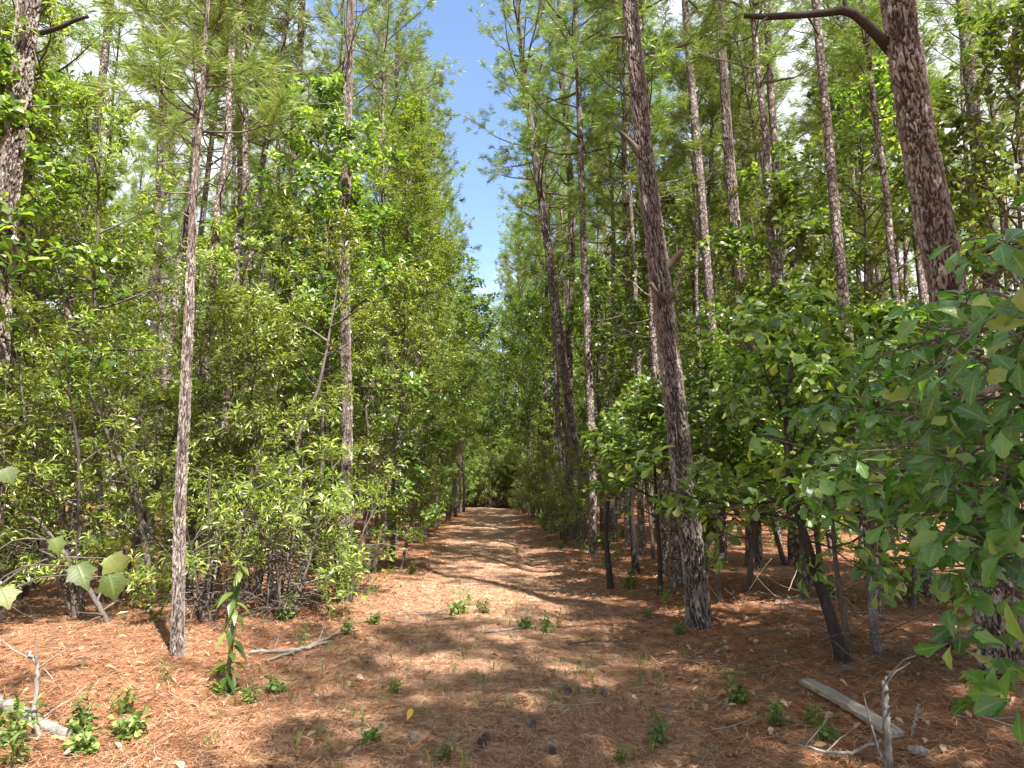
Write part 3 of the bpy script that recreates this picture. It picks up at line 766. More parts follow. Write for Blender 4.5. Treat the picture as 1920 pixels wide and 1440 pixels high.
# trees that close the far end of the path
for i in range(16):
    x = -5 + i * .7 + rng.normal(0, .4); yy = 72 + rng.uniform(0, 14); k = int(rng.choice([0, 1, 2, 4, 6]))
    place(PROTO, used_p, k, (x, yy, float(gz(x, yy))), rng.uniform(0, 6.28), 'distant pine closing off the far end of the path', 'pines at the far end of the path', rng.uniform(.8, 1.02))
for i, (x, yy, k) in enumerate([(-2.2, 52, 0), (-1.0, 57, 2), (.3, 59, 4), (1.3, 55, 2), (2.4, 57, 0), (-.3, 63, 3), (1.0, 65, 3), (-3.0, 60, 3)]):
    taken.append((x, yy)); place(PROTO, used_p, k, (x, yy, float(gz(x, yy))), rng.uniform(0, 6.28), 'pine standing across the path where it ends under the sky gap', 'pines under the sky gap', 1.0)
# trees beside and behind the viewer, whose shade falls on the foreground
SHADE = [(4.3, -2.3, 1), (5.0, -4.2, 5), (6.4, -1.2, 0), (6.5, 1.5, 1), (7.8, -2.5, 3), (8.5, 3.0, 5), (9.8, .5, 1), (11, 4, 0), (12.5, 2, 3), (5.2, -6.2, 5), (10.5, -3.5, 5)]
for x, yy, k in SHADE:
    place(PROTO, used_p, k, (x, yy, float(gz(x, yy))), rng.uniform(0, 6.28), 'plantation pine beside or behind the viewer shading the near path', 'pines around the viewer', rng.uniform(.95, 1.08))

# ------------------------------------------------------------------ broad-leaved understory
def bl_proto(name, cat, wm, lm, *a, **k):
    w, lf = broadleaf(*a, **k)
    t = thing(name, 'plant', cat, (0, 0, 0))
    part('trunk', w.mesh('trunk', M[wm], True), t); part('crown', lf.mesh('crown', M[lm], False), t)
    return t
BAY = [bl_proto('evergreen_shrub', 'shrub', 'smooth_bark', 'bay', 21, 5.2, 3, .50, 1.35, 34, 7, 4, LEAF_NARROW_MID, .115, 11, bare=40),
       bl_proto('evergreen_shrub', 'shrub', 'smooth_bark', 'bay', 22, 6.5, 2, .18, 1.6, 34, 6, 4, LEAF_NARROW_MID, .12, 11, bare=30),
       bl_proto('evergreen_shrub', 'shrub', 'smooth_bark', 'bay', 23, 3.6, 4, .06, 1.1, 30, 6, 4, LEAF_NARROW_MID, .11, 9, bare=26),
       bl_proto('evergreen_shrub', 'shrub', 'smooth_bark', 'bay', 24, 8.0, 2, .30, 1.65, 42, 7, 4, LEAF_NARROW, .12, 9, bare=30),
       bl_proto('evergreen_shrub', 'shrub', 'smooth_bark', 'bay', 25, 1.9, 5, .12, .85, 16, 4, 3, LEAF_NARROW_MID, .12, 10, bare=34)]
OAK = [bl_proto('oak_sapling', 'oak', 'smooth_bark', 'oak', 31, 6.0, 1, .2, 1.7, 32, 5, 4, LEAF_BROAD, .145, 6),
       bl_proto('oak_sapling', 'oak', 'smooth_bark', 'oak', 32, 8.5, 1, .26, 2.0, 38, 6, 4, LEAF_BROAD, .145, 6),
       bl_proto('oak_sapling', 'oak', 'smooth_bark', 'oak', 33, 4.2, 2, .2, 1.3, 28, 5, 4, LEAF_BROAD, .135, 6),
       bl_proto('oak_sapling', 'oak', 'smooth_bark', 'oak', 34, 10.5, 1, .32, 2.2, 44, 6, 4, LEAF_BROAD, .15, 6)]
WIL = [bl_proto('willow_oak', 'oak', 'smooth_bark', 'willow', 41, 9.8, 1, .3, 1.5, 54, 8, 4, LEAF_NARROW, .105, 7, elev=(25, 70)),
       bl_proto('willow_oak', 'oak', 'smooth_bark', 'willow', 42, 7.5, 1, .25, 1.5, 46, 8, 4, LEAF_NARROW, .105, 7)]
uB, uO, uW = [0] * 5, [0] * 4, [0] * 2
def put(fam, k, x, y, label, group, s=1.0, tilt=(0, 0), rz=None):
    pr, us = {'B': (BAY, uB), 'O': (OAK, uO), 'W': (WIL, uW)}[fam]
    return place(pr, us, k, (x, y, float(gz(x, y)) - .02), rng.uniform(0, 6.28) if rz is None else rz, label, group, s, tilt)
NAMED = [  # family, prototype, x, y, scale, label
    ('B', 0, -3.15, 9.3, .98, 'rounded narrow-leaved shrub with a pale sunlit top right of the slender lit pine'),
    ('B', 4, -2.35, 8.25, 1.0, 'low leafy shrub spreading in front of the foot of the slender lit pine'),
    ('B', 4, -3.05, 7.75, .9, 'small bushy evergreen right of the slender lit pine at knee height'),
    ('B', 1, -5.0, 9.4, 1.0, 'tall open evergreen with sunlit sprays left of the slender lit pine'),
    ('B', 2, -4.6, 8.2, .95, 'shrub with layered bright leaf sprays low on the left'),
    ('O', 1, -3.0, 12.2, 1.0, 'bright broad-leaved oak above the narrow-leaved shrub, beside the tall dark pine'),
    ('W', 0, -2.0, 14.2, 1.02, 'yellow-green pointed willow oak topping the left foliage beside the blue sky'),
    ('W', 1, -2.5, 18.5, 1.15, 'willow oak drooping over the left side of the path gap'),
    ('O', 3, -2.9, 21, .95, 'tall oak leaning out over the far left edge of the path'),
    ('B', 3, -6.6, 10.5, 1.0, 'dark evergreen filling the far left behind the thick grey pine'),
    ('O', 0, -6.0, 8.0, 1.1, 'oak at the far left with dark leaves hanging against the cloud'),
    ('B', 3, -4.4, 12.5, .95, 'evergreen between the leaning pine and the tall dark pine'),
    ('B', 1, -2.1, 12.6, .8, 'leafy evergreen at the foot of the tall dark pine on its path side'),
    ('O', 2, -1.75, 13.4, .75, 'small oak with pale leaf clusters right of the tall dark pine'),
    ('B', 1, -1.95, 19.5, .75, 'yellowish evergreen bush beside the grey pine at the path edge'),
    ('B', 2, -3.6, 8.9, .8, 'leafy shrub behind the foot of the slender lit pine, reaching the ground'),
    ('B', 4, -1.95, 9.6, 1.05, 'low dark evergreen before the tall dark pine'),
    ('B', 2, -6.2, 9.6, 1.0, 'low evergreen at the far left behind the bare leaning stems'),
    ('B', 2, -5.4, 11.6, 1.1, 'bushy evergreen deep in shade behind the layered sprays'),
    ('B', 4, -2.7, 8.9, 1.15, 'knee-high evergreen with tangled bare twigs under the rounded shrub'),
    ('B', 4, -5.3, 7.4, .8, 'sparse low evergreen sprig by the bare leaning stems'),
    ('O', 1, 3.9, 15.5, .92, 'oak with sunlit leaf clusters right of the dark upright pine'),
    ('O', 0, 3.1, 13.2, .8, 'young oak between the big leaning pine and the dark upright pine'),
    ('O', 1, 3.7, 21.5, 1.0, 'oak wrapping the stem of the crooked pine with pale leaves'),
    ('O', 3, 3.0, 28.0, .95, 'tall oak behind the crooked pine at the right side of the path gap'),
    ('O', 0, 4.6, 9.6, .95, 'oak in half shade right of the big leaning pine'),
    ('O', 2, 3.4, 9.4, .9, 'low oak thicket behind the foot of the big leaning pine'),
    ('O', 1, 6.0, 10.5, .9, 'oak with flickering bright leaves left of the thick flaky pine'),
    ('O', 1, 7.6, 9.2, .95, 'oak filling the upper right corner behind the thick flaky pine'),
    ('B', 1, 5.6, 13.0, .9, 'evergreen behind the sunny straw right of the big leaning pine'),
]
for fam, k, x, y, s, lab in NAMED:
    taken.append((x, y)); put(fam, k, x, y, lab, None, s)
CLOSE = [('W', 1, -2.0, 21.5, 1.3), ('O', 1, -2.0, 26, 1.2), ('B', 3, -1.9, 31, 1.2), ('O', 1, -1.8, 36, 1.3), ('W', 0, -1.6, 42, 1.2), ('W', 1, -2.0, 49, 1.2),
         ('W', 1, 2.4, 27, 1.15), ('O', 1, 2.2, 32, 1.2), ('O', 1, 2.1, 37.5, 1.2), ('W', 0, 2.5, 43, 1.0), ('W', 1, 2.7, 49, 1.1)]
for i, (fam, k, x, y, s) in enumerate(CLOSE):
    sd_ = 'left' if x < 0 else 'right'
    taken.append((x, y)); put(fam, k, x, y, f"leafy tree narrowing the far path from the {sd_}, {ORD[i if i < 6 else i - 6]} toward its dark end", f'trees narrowing the far path on the {sd_}', s)
for i, (fam, k, x, y, s) in enumerate([('O', 1, -1.6, 55, 1.25), ('O', 0, -.5, 58, 1.4), ('B', 2, .4, 56, 1.4), ('O', 1, 1.2, 57, 1.3), ('O', 0, 2.4, 54, 1.4), ('O', 3, .2, 61, 1.25), ('W', 0, -1.4, 62, 1.25), ('O', 3, 1.8, 63, 1.2), ('B', 2, -1.2, 56, 1.3), ('B', 2, 1.8, 55.5, 1.2), ('O', 3, -2.6, 60, 1.2)]):
    taken.append((x, y)); put(fam, k, x, y, 'leafy tree standing across the dark far end of the path', 'leafy trees across the path end', s)
for i, (x, y, k, s) in enumerate([(-1.5, 53, 1, .8), (-.4, 54.5, 1, .95), (.8, 54, 1, .85), (1.8, 52.5, 1, .8)]):
    put('W', k, x, y, 'pale sunlit willow oak closing the far end of the path', 'pale willow oaks at the far end of the path', s)
for i in range(30):
    x, y = rng.uniform(-4.0, 4.0), rng.uniform(51.5, 57); put('B' if i % 3 else 'O', 2, x, y, 'low bright bush closing the far end of the path', 'low bushes at the far end of the path', rng.uniform(.8, 1.4))
for i in range(26):
    sd = -1 if i % 2 else 1; y = 18 + 34 * (i / 26); x = sd * rng.uniform(2.0, 2.7) - .1
    put('B', int(rng.choice([2, 4, 2])), x, y, f"low leafy bush fringing the {'left' if sd < 0 else 'right'} edge of the far path", f"low bushes fringing the path on the {'left' if sd < 0 else 'right'}", rng.uniform(.6, 1.0))
for i in range(9):
    put('B', 2 if i % 2 else 4, -2.0 + i * .5, 51.5 + 1.5 * rng.random(), 'low bright bush closing the far end of the path', 'low bushes at the far end of the path', (.75 if i % 2 else 1.3) * rng.uniform(.85, 1.15))
cnt = {}
for side in (-1, 1):
    n, tries = 0, 0
    while n < (74 if side < 0 else 44) and tries < 4000:
        tries += 1
        y = 9 + 50 * rng.random() ** 1.25
        x = side * (2.3 + 20 * rng.random() ** 1.3)
        if side > 0 and y < 15 and x < 7.5: continue
        if not in_view(x, y, 1.0) or not free(x, y, 1.05 + y * .012): continue
        taken.append((x, y)); n += 1
        if side < 0: fam = rng.choice(['B', 'O', 'W'], p=[.58, .26, .16])
        else: fam = rng.choice(['B', 'O', 'W'], p=[.22, .66, .12])
        k = int(rng.integers(0, {'B': 4, 'O': 4, 'W': 2}[fam]))
        if fam == 'O' and k == 3 and rng.random() < .6: k = 1
        sname = 'left' if side < 0 else 'right'
        nm = {'B': 'narrow-leaved evergreen shrub', 'O': 'broad-leaved oak sapling', 'W': 'pale willow oak'}[fam]
        hgt = {'B': ['head-high', 'tall', 'low', 'towering'], 'O': ['middling', 'tall', 'low', 'towering'], 'W': ['towering', 'tall']}[fam][k]
        edge = abs(x) < 4.2
        if edge and y < 45:
            key = (sname, fam); cnt[key] = cnt.get(key, 0) + 1
            if cnt[key] <= 12:
                put(fam, k, x, y, f'{hgt} {nm}, {ORD[cnt[key] - 1]} of its kind placed along the {sname} path edge', f'{nm}s along the {sname} path edge', rng.uniform(.8, 1.1)); continue
        band = 'far back' if y > 26 else 'midway back'
        put(fam, k, x, y, f'{hgt} {nm} {band} under the pines {sname} of the path', f'{hgt} {nm}s {band} on the {sname}', rng.uniform(.8, 1.1))
for i in range(16):
    x = -6 + i * .8 + rng.normal(0, .4); y = 64 + rng.uniform(0, 12)
    if abs(x - .2) < 1.3 and y < 70: continue
    put('O' if i % 3 else 'B', int(rng.integers(0, 4)), x, y, 'distant leafy sapling at the far end of the path', 'saplings at the far end of the path', rng.uniform(.7, 1.1))
for x, y, k, s in [(3.7, -.9, 3, 1.05), (6.2, -.3, 3, 1.1), (7.8, 2.4, 3, 1.1), (-3.0, .9, 3, 1.1), (-4.9, 2.7, 3, 1.1), (9, 4.2, 3, 1)]:
    put('O', k, x, y, 'oak sapling beside the viewer, casting shade on the near ground', 'oaks around the viewer', s)

# the distant wood that closes the view on every side: too dense to count
wood, leafm = MB(), MB()
r3 = np.random.default_rng(9)
C, A = [], []
for i in range(420):
    a = math.radians(r3.uniform(-50, 50)); d = r3.uniform(66, 96) if abs(a) > .12 else r3.uniform(88, 104)
    x, y = d * math.sin(a), d * math.cos(a); h = r3.uniform(8, 17); z = float(gz(x, y))
    tube(wood, np.array([[x, y, z - .1], [x + r3.normal(0, .2), y, z + h * .5], [x + r3.normal(0, .4), y, z + h]]), np.array([.16, .12, .03]), 5, False)
    m = 110
    zc = z + .4 + h * r3.random(m) ** .9
    sp = 1.2 + 1.4 * r3.random(m)
    C.append(np.stack([x + r3.normal(0, 1, m) * sp, y + r3.normal(0, 1, m) * sp, zc], -1)); A.append(r3.normal(0, .5, (m, 3)) + np.array([0, 0, .7]))
C, A = np.concatenate(C), np.concatenate(A)
rosettes(leafm, LEAF_BROAD, C, A, 5, .42, r3, el=(20, 30))
fw = thing('far_woods', 'dense far woods closing the view between the trunks', 'woods'); kind(fw, 'stuff')
part('trunks', wood.mesh('trunks', M['bark'], True), fw); part('foliage', leafm.mesh('foliage', M['oak']), fw)

# ------------------------------------------------------------------ saplings and stems of the near right
def px_stem(pts, D=None):
    b = ground(pts[0][0], pts[0][1]) if D is None else at(pts[0][0], pts[0][1], D)
    D = D or fdist(b)
    P, foot, R = [], None, []
    for px, py, w in pts:
        p = at(px, py, D); P.append(p); R.append(w * float((p - CAM) @ fwd) / F / 2)
    P = np.array(P); foot = P[0].copy(); foot[2] = float(gz(foot[0], foot[1])); P = P - foot; P[0, 2] = -.05
    Q = smooth_poly(np.column_stack([P, R]), 16)
    return Q[:, :3], Q[:, 3], foot
def leafy_stem(seed, pts, label, wm, lm='oak', D=None, name='oak_sapling', cat='sapling', **k):
    P, R, foot = px_stem(pts, D)
    w, lf = broadleaf(seed, P[-1, 2], 1, stem_paths=[P], stemr=float(R[0]), **k)
    t = thing(name, label, cat, foot)
    part('trunk', w.mesh('trunk', M[wm], True), t); part('crown', lf.mesh('crown', M[lm]), t)
    return t
leafy_stem(301, [(1584, 1240, 25), (1560, 1165, 23), (1535, 1090, 21), (1510, 1010, 19), (1488, 930, 17), (1474, 840, 14), (1476, 740, 10), (1490, 640, 6)],
           'dark slanting sapling leaning left, nearest black stem right of the big leaning pine', 'black_bark', crown0=.40, spread=1.15, nprim=20, nsec=5, ntwig=3, tpl=LEAF_LOBED, size=.115, nros=6, elev=(-8, 42))
leafy_stem(302, [(1596, 1224, 11), (1576, 1120, 10), (1563, 1010, 9), (1560, 880, 7), (1570, 740, 5)], 'thin dark sapling rising just behind the slanting one', 'smooth_bark', crown0=.42, spread=1.1, nprim=15, nsec=4, ntwig=3, tpl=LEAF_LOBED, size=.11, nros=6, elev=(-5, 45))
leafy_stem(303, [(1644, 1222, 17), (1634, 1120, 16), (1636, 1000, 13), (1632, 860, 10), (1640, 700, 6)], 'pale lichen-grey sapling right of the slanting dark sapling', 'lichen_bark', crown0=.4, spread=1.2, nprim=16, nsec=5, ntwig=3, tpl=LEAF_LOBED, size=.115, nros=6, elev=(-5, 45))
leafy_stem(304, [(1146, 1104, 12), (1139, 1040, 11), (1136, 985, 10), (1144, 900, 8), (1154, 800, 5)], 'dark bent sapling stem, first left of the big leaning pine foot', 'black_bark', crown0=.8, spread=.36, nprim=5, nsec=5, ntwig=4, tpl=LEAF_BROAD, size=.13, nros=6)
leafy_stem(305, [(1193, 1074, 14), (1187, 1010, 13), (1184, 940, 11), (1190, 840, 8), (1204, 730, 5)], 'thick dark sapling stem between the upright pine and the big leaning pine', 'black_bark', crown0=.62, spread=.7, nprim=10, nsec=4, ntwig=4, tpl=LEAF_BROAD, size=.13, nros=6)
leafy_stem(306, [(1238, 1116, 10), (1237, 1050, 10), (1233, 980, 8), (1228, 880, 6), (1224, 780, 4)], 'straight dark sapling stem close left of the big leaning pine', 'black_bark', crown0=.45, spread=.8, nprim=18, nsec=5, ntwig=4, tpl=LEAF_BROAD, size=.125, nros=6)
leafy_stem(307, [(1347, 1128, 9), (1346, 1040, 9), (1349, 940, 8), (1356, 820, 6), (1360, 700, 4)], 'slim sapling directly right of the big leaning pine', 'smooth_bark', crown0=.4, spread=.9, nprim=20, nsec=5, ntwig=4, tpl=LEAF_BROAD, size=.125, nros=6)
leafy_stem(308, [(1500, 1120, 9), (1502, 1040, 9), (1512, 940, 8), (1520, 800, 6), (1526, 640, 4)], 'slim sapling with leaves between the slanting sapling and the sunny pine foot', 'smooth_bark', crown0=.3, spread=1.1, nprim=26, nsec=5, ntwig=4, tpl=LEAF_LOBED, size=.13, nros=6)
leafy_stem(309, [(1712, 1140, 10), (1716, 1040, 10), (1712, 900, 8), (1700, 760, 6), (1694, 620, 4)], 'leafy sapling under the thick flaky pine, its lower leaves against sunny straw', 'smooth_bark', crown0=.18, spread=1.0, nprim=30, nsec=5, ntwig=4, tpl=LEAF_LOBED, size=.13, nros=6)

# the near oak whose branches enter from the right
r5 = np.random.default_rng(55)
foot = at(2150, 1500, 2.2); foot[2] = float(gz(foot[0], foot[1]))
oakP = smooth_poly(np.array([foot + np.array([0, 0, -.05]), foot + np.array([.02, .02, .8]), foot + np.array([-.06, .05, 1.6]), foot + np.array([-.02, .02, 2.5]), foot + np.array([.05, 0, 3.3])]), 16) - foot
wood, leafm = MB(), MB()
tube(wood, oakP, np.linspace(.045, .012, 16), 9)
CL = [(1625, 795, 3.3), (1888, 950, 2.25), (1872, 578, 2.3), (1765, 985, 2.5), (1700, 605, 2.9), (1785, 625, 2.6), (1645, 665, 3.2), (1850, 690, 2.4), (1690, 880, 2.9), (1800, 865, 2.5), (1880, 805, 2.3), (1895, 880, 2.2), (1742, 765, 2.9), (1795, 1010, 2.5), (1850, 1015, 2.3), (1905, 1100, 2.2), (1900, 1215, 2.2), (1905, 1300, 2.2), (1800, 560, 2.9), (1910, 655, 2.2), (1722, 695, 3.0), (1660, 950, 3.0), (1602, 842, 3.3), (1680, 800, 3.1), (1770, 930, 2.7), (1840, 760, 2.5), (1900, 740, 2.2), (1835, 905, 2.4), (1740, 860, 2.8), (1860, 620, 2.4), (1920, 520, 2.2), (1955, 600, 2.2), (1960, 800, 2.1), (1970, 1000, 2.1), (1960, 1150, 2.1), (1900, 1020, 2.2), (1930, 930, 2.2), (1820, 1100, 2.5), (1750, 1060, 2.7), (1660, 720, 3.1), (1780, 700, 2.8), (1820, 820, 2.6), (1690, 1010, 2.9), (1560, 762, 3.5), (1592, 900, 3.4), (1540, 835, 3.6), (1560, 960, 3.4), (1880, 1060, 2.4), (1830, 960, 2.6), (1790, 760, 2.9), (1740, 640, 3.1), (1800, 1060, 2.7), (1900, 840, 2.4), (1840, 560, 2.7), (1895, 470, 2.5), (1830, 480, 2.8)]
C, A = [], []
for px, py, D in CL:
    q = at(px, py, D) - foot
    h = max(.25, min(3.1, q[2] - .30 * np.linalg.norm(q[:2]) + r5.normal(0, .08)))
    s0 = np.array([np.interp(h, oakP[:, 2], oakP[:, k]) for k in range(3)])
    mid = (s0 + q) / 2 + np.array([0, 0, .10]) + r5.normal(0, .05, 3)
    B = smooth_poly(np.array([s0, mid, q]), 9)
    tube(wood, B, np.linspace(.010, .003, 9), 5, False)
    dq = unit(B[-1] - B[-2])
    C.append(q); A.append(dq * .4 + np.array([0, 0, .7]) + np.array([-.15, -.45, 0]))
    for k in range(1 if py > 950 else 2):
        o = r5.normal(0, .13, 3); o[2] *= .7
        j = B[r5.integers(4, 8)]
        tube(wood, np.array([j, (j + q + o) / 2 + r5.normal(0, .02, 3), q + o]), np.array([.004, .003, .002]), 4, False)
        C.append(q + o); A.append(unit(o) * .5 + np.array([-.1, -.3, .7]))
rosettes(leafm, LEAF_LOBED, np.array(C), np.array(A), 7, .098, r5, el=(6, 13), stem=.02, grav=.16)
vein_attr(leafm, LEAF_LOBED)
t = thing('oak_sapling', 'near oak reaching in from the right edge with big three-lobed leaves', 'oak', foot)
part('trunk', wood.mesh('trunk', M['smooth_bark'], True), t); part('crown', leafm.mesh('crown', veined('near_oak', 'veined oak leaves'), True), t)

# the near sapling whose big leaves hang into the left edge
foot = at(-170, 1600, 1.9); foot[2] = float(gz(foot[0], foot[1]))
stP = smooth_poly(np.array([[0, 0, -.05], [.02, .03, .5], [-.02, .03, .9], [.0, .04, 1.3], [0, 0, 1.7]]), 16)
wood, leafm = MB(), MB(); tube(wood, stP, np.linspace(.022, .006, 16), 7)
LV = [(102, 1012, 2.0, 34), (146, 1062, 1.95, 54), (208, 1046, 2.05, 44), (206, 1082, 1.95, 48), (2, 1106, 1.8, 44), (6, 882, 1.7, 36)]
for px, py, D, w in LV:
    q = at(px, py, D) - foot
    h = max(.3, q[2] - .18)
    s0 = np.array([np.interp(h, stP[:, 2], stP[:, k]) for k in range(3)])
    B = smooth_poly(np.array([s0, (s0 + q) / 2 + np.array([0, 0, .08]), q]), 8); tube(wood, B, np.linspace(.004, .0013, 8), 4, False)
    view = unit(CAM - (q + foot)); up_ = np.array([0, 0, 1.])
    d = unit(rt * r5.normal(.3, .6) - up_ * .75 + r5.normal(0, .15, 3))
    n_ = unit(view * .75 + up_ * .45 + r5.normal(0, .15, 3))
    put_leaves(leafm, LEAF_MAPLE, q[None], d[None], n_[None], np.array([w * D / F * .9]), r5)
vein_attr(leafm, LEAF_MAPLE)
t = thing('sweetgum_sapling', 'slender sapling at the left edge with a few big lobed leaves on bare twigs', 'sapling', foot)
part('trunk', wood.mesh('trunk', M['smooth_bark'], True), t); part('leaves', leafm.mesh('leaves', veined('weed', 'veined lobed leaves'), True), t)

# ------------------------------------------------------------------ dead wood
def stick(label, pts, m='dead_wood', name='fallen_branch', cat='branch', D=None, twigs=2, seed=1, lift=.02, group=None, seg=7, tl=(.1, .3), onground=True):
    """pts: (px, py, width); each point lies on the ground unless a depth D is given."""
    rr = np.random.default_rng(seed); P, R = [], []
    for p in pts:
        q = ground(p[0], p[1]) if D is None else at(p[0], p[1], D)
        w = p[2] * float((q - CAM) @ fwd) / F / 2
        if D is None: q = q + np.array([0, 0, w * .7 + (p[3] if len(p) > 3 else 0)])
        P.append(q); R.append(w)
    P = np.array(P); o = P[0].copy(); P = P - o
    Q = smooth_poly(np.column_stack([P, R]), 6 * len(pts)); b = MB()
    tube(b, Q[:, :3] + rr.normal(0, .004, (len(Q), 3)), np.maximum(Q[:, 3], .0025), seg)
    for k in range(twigs):
        j = rr.integers(2, len(Q) - 2); d = unit(Q[j + 1, :3] - Q[j, :3])
        dd = unit(d * .6 + rr.normal(0, .6, 3) + np.array([0, 0, lift * 8]))
        S, _ = limb(Q[j, :3], dd, rr.uniform(*tl), 4, rr, .15)
        if D is None:
            g = gz(S[:, 0] + o[0], S[:, 1] + o[1]) - o[2] + .006; S[:, 2] = np.maximum(S[:, 2], g)
        tube(b, S, np.linspace(max(.003, Q[j, 3] * .6), .0018, 5), 5)
    ob = part(name, b.mesh(name, M[m], True)); ob.location = o
    return tag(ob, label, cat, group)
stick('pale lichen-flecked log lying at the lower left edge', [(-40, 1305, 22), (20, 1333, 22), (80, 1366, 21), (128, 1384, 19)], 'lichen_bark', 'fallen_log', 'log', twigs=0, seg=12)
stick('bleached forked stick propped upright on the lichen-flecked log', [(80, 1398, 9), (64, 1345, 9), (70, 1275, 8), (66, 1240, 7), (52, 1220, 5)], D=fdist(ground(75, 1385)), twigs=3, seed=4)
stick('long thin bleached stick right of the tall leafy herb', [(470, 1226, 6, .01), (545, 1226, 6, .02), (620, 1210, 5, .03)], seed=8)
stick('second bleached stick crossing behind the tall leafy herb, thinner one', [(500, 1242, 4, .01), (560, 1225, 5, .02), (640, 1190, 4, .02)], seed=9)
stick('pale stick lying across the path among small weeds', [(903, 1187, 6), (950, 1183, 6), (1003, 1175, 4)], seed=10, twigs=1)
stick('thin stick on the left half of the path before the tall dark pine', [(720, 1150, 3), (780, 1153, 4), (842, 1152, 3)], seed=11)
stick('curved pale twig arching low beneath the weathered plank', [(1478, 1392, 4), (1540, 1420, 6, .03), (1600, 1430, 7, .05), (1655, 1402, 5, .04)], seed=12, twigs=3)
stick('small forked bleached twig standing right of the broken grey stem', [(1708, 1382, 6), (1716, 1350, 6), (1722, 1322, 4)], D=fdist(ground(1708, 1382)), seed=13, twigs=1)
stick('thin brown stick slanting down toward the weathered plank', [(1690, 1228, 4, .05), (1745, 1290, 4, .04), (1810, 1350, 4, .02)], 'twig', seed=14, twigs=2)
stick('fallen dark branch on the shaded right side behind the near oak', [(1730, 1236, 14, .03), (1775, 1222, 17, .05), (1820, 1205, 12, .04)], 'black_bark', seed=15, twigs=4)
stick('grey twig curling on the near path', [(1020, 1385, 4), (1055, 1402, 4), (1080, 1410, 3)], seed=16, twigs=1)
stick('short grey twig on the near path toward the right', [(965, 1380, 3), (990, 1392, 4), (1015, 1385, 3)], 'twig', seed=17, twigs=1)
stick('low dark stick at the foot of the big leaning pine on its path side', [(1065, 1213, 4, .02), (1110, 1209, 4, .03), (1160, 1206, 3, .02)], 'twig', seed=18, twigs=2)
stick('broken grey stem with lichen standing at the lower right', [(1668, 1475, 14), (1664, 1400, 14), (1662, 1340, 13), (1659, 1290, 11), (1664, 1270, 5)], 'lichen_bark', 'broken_sapling', 'sapling', D=fdist(ground(1669, 1470)), twigs=6, seed=19, tl=(.08, .4), seg=10)
stick('long pale dead branch reaching in from the right above the near oak leaves', [(1960, 694, 17), (1890, 718, 15), (1800, 746, 12), (1745, 768, 9), (1690, 792, 5)], 'dead_wood', 'dead_branch_hanging', 'branch', D=2.9, twigs=1, seed=21, tl=(.05, .1))
stick('thin upright twig rising from the long pale dead branch', [(1803, 748, 8), (1798, 700, 7), (1794, 632, 6)], 'lichen_bark', 'dead_twig', 'branch', D=2.88, twigs=0)
stick('leaning dead stem with peeling pale bark high on the left', [(288, 1010, 13), (258, 850, 12), (215, 770, 12), (165, 668, 11), (127, 585, 9), (92, 515, 6), (70, 470, 4)], 'dead_wood', 'dead_sapling', 'sapling', D=9.3, twigs=9, seed=22, tl=(.3, 1.0))
stick('leaning bare stem below the peeling dead stem, left of the slender lit pine', [(285, 1100, 13), (258, 950, 12), (240, 900, 11), (212, 835, 10), (172, 742, 7)], 'smooth_bark', 'dead_sapling', 'sapling', D=8.2, twigs=10, seed=23, tl=(.3, .9))
stick('bare branched stem leaning right out of the straw at the left', [(205, 1172, 10), (170, 1110, 9), (130, 1050, 8), (80, 985, 6), (20, 940, 4)], 'smooth_bark', 'dead_sapling', 'sapling', D=7.4, twigs=10, seed=24, tl=(.3, .9))

def heap(label, cx, cy, rx, n, seed, m='dead_wood', hgt=.25):
    rr = np.random.default_rng(seed); c = ground(cx, cy); b = MB()
    for i in range(n):
        p = np.array([np.clip(rr.normal(0, rx), -1.5 * rx, 1.5 * rx), np.clip(rr.normal(0, rx * .6), -rx, rx), 0]); p[2] = float(gz(c[0] + p[0], c[1] + p[1])) - c[2] + rr.uniform(.0, hgt) * math.exp(-(p[0] / rx) ** 2)
        a = rr.uniform(0, 6.28)
        S, _ = limb(p, np.array([math.cos(a), math.sin(a), rr.normal(.12, .25)]), rr.uniform(.3, .9), 6, rr, .14)
        S[:, 2] = np.maximum(S[:, 2], gz(S[:, 0] + c[0], S[:, 1] + c[1]) - c[2] + .006)
        tube(b, S, np.linspace(rr.uniform(.003, .007), .0015, 7), 5, False)
    o = part('brush_pile', b.mesh('brush_pile', M[m], True)); o.location = c
    return tag(o, label, 'brush pile')
heap('bleached brush pile of dead twigs left of the slanting dark sapling', 1500, 1152, .5, 46, 61)
heap('dark tangle of dead twigs at the foot of the slanting dark sapling', 1490, 1222, .6, 50, 62, 'twig', .2)
heap('tangle of fine dead twigs around the lichen-grey sapling foot', 1660, 1262, .5, 46, 63, 'twig', .35)
heap('wispy heap of dead twigs under the low shrubs beside the slender lit pine', 470, 1185, .6, 36, 64, 'smooth_bark', .4)

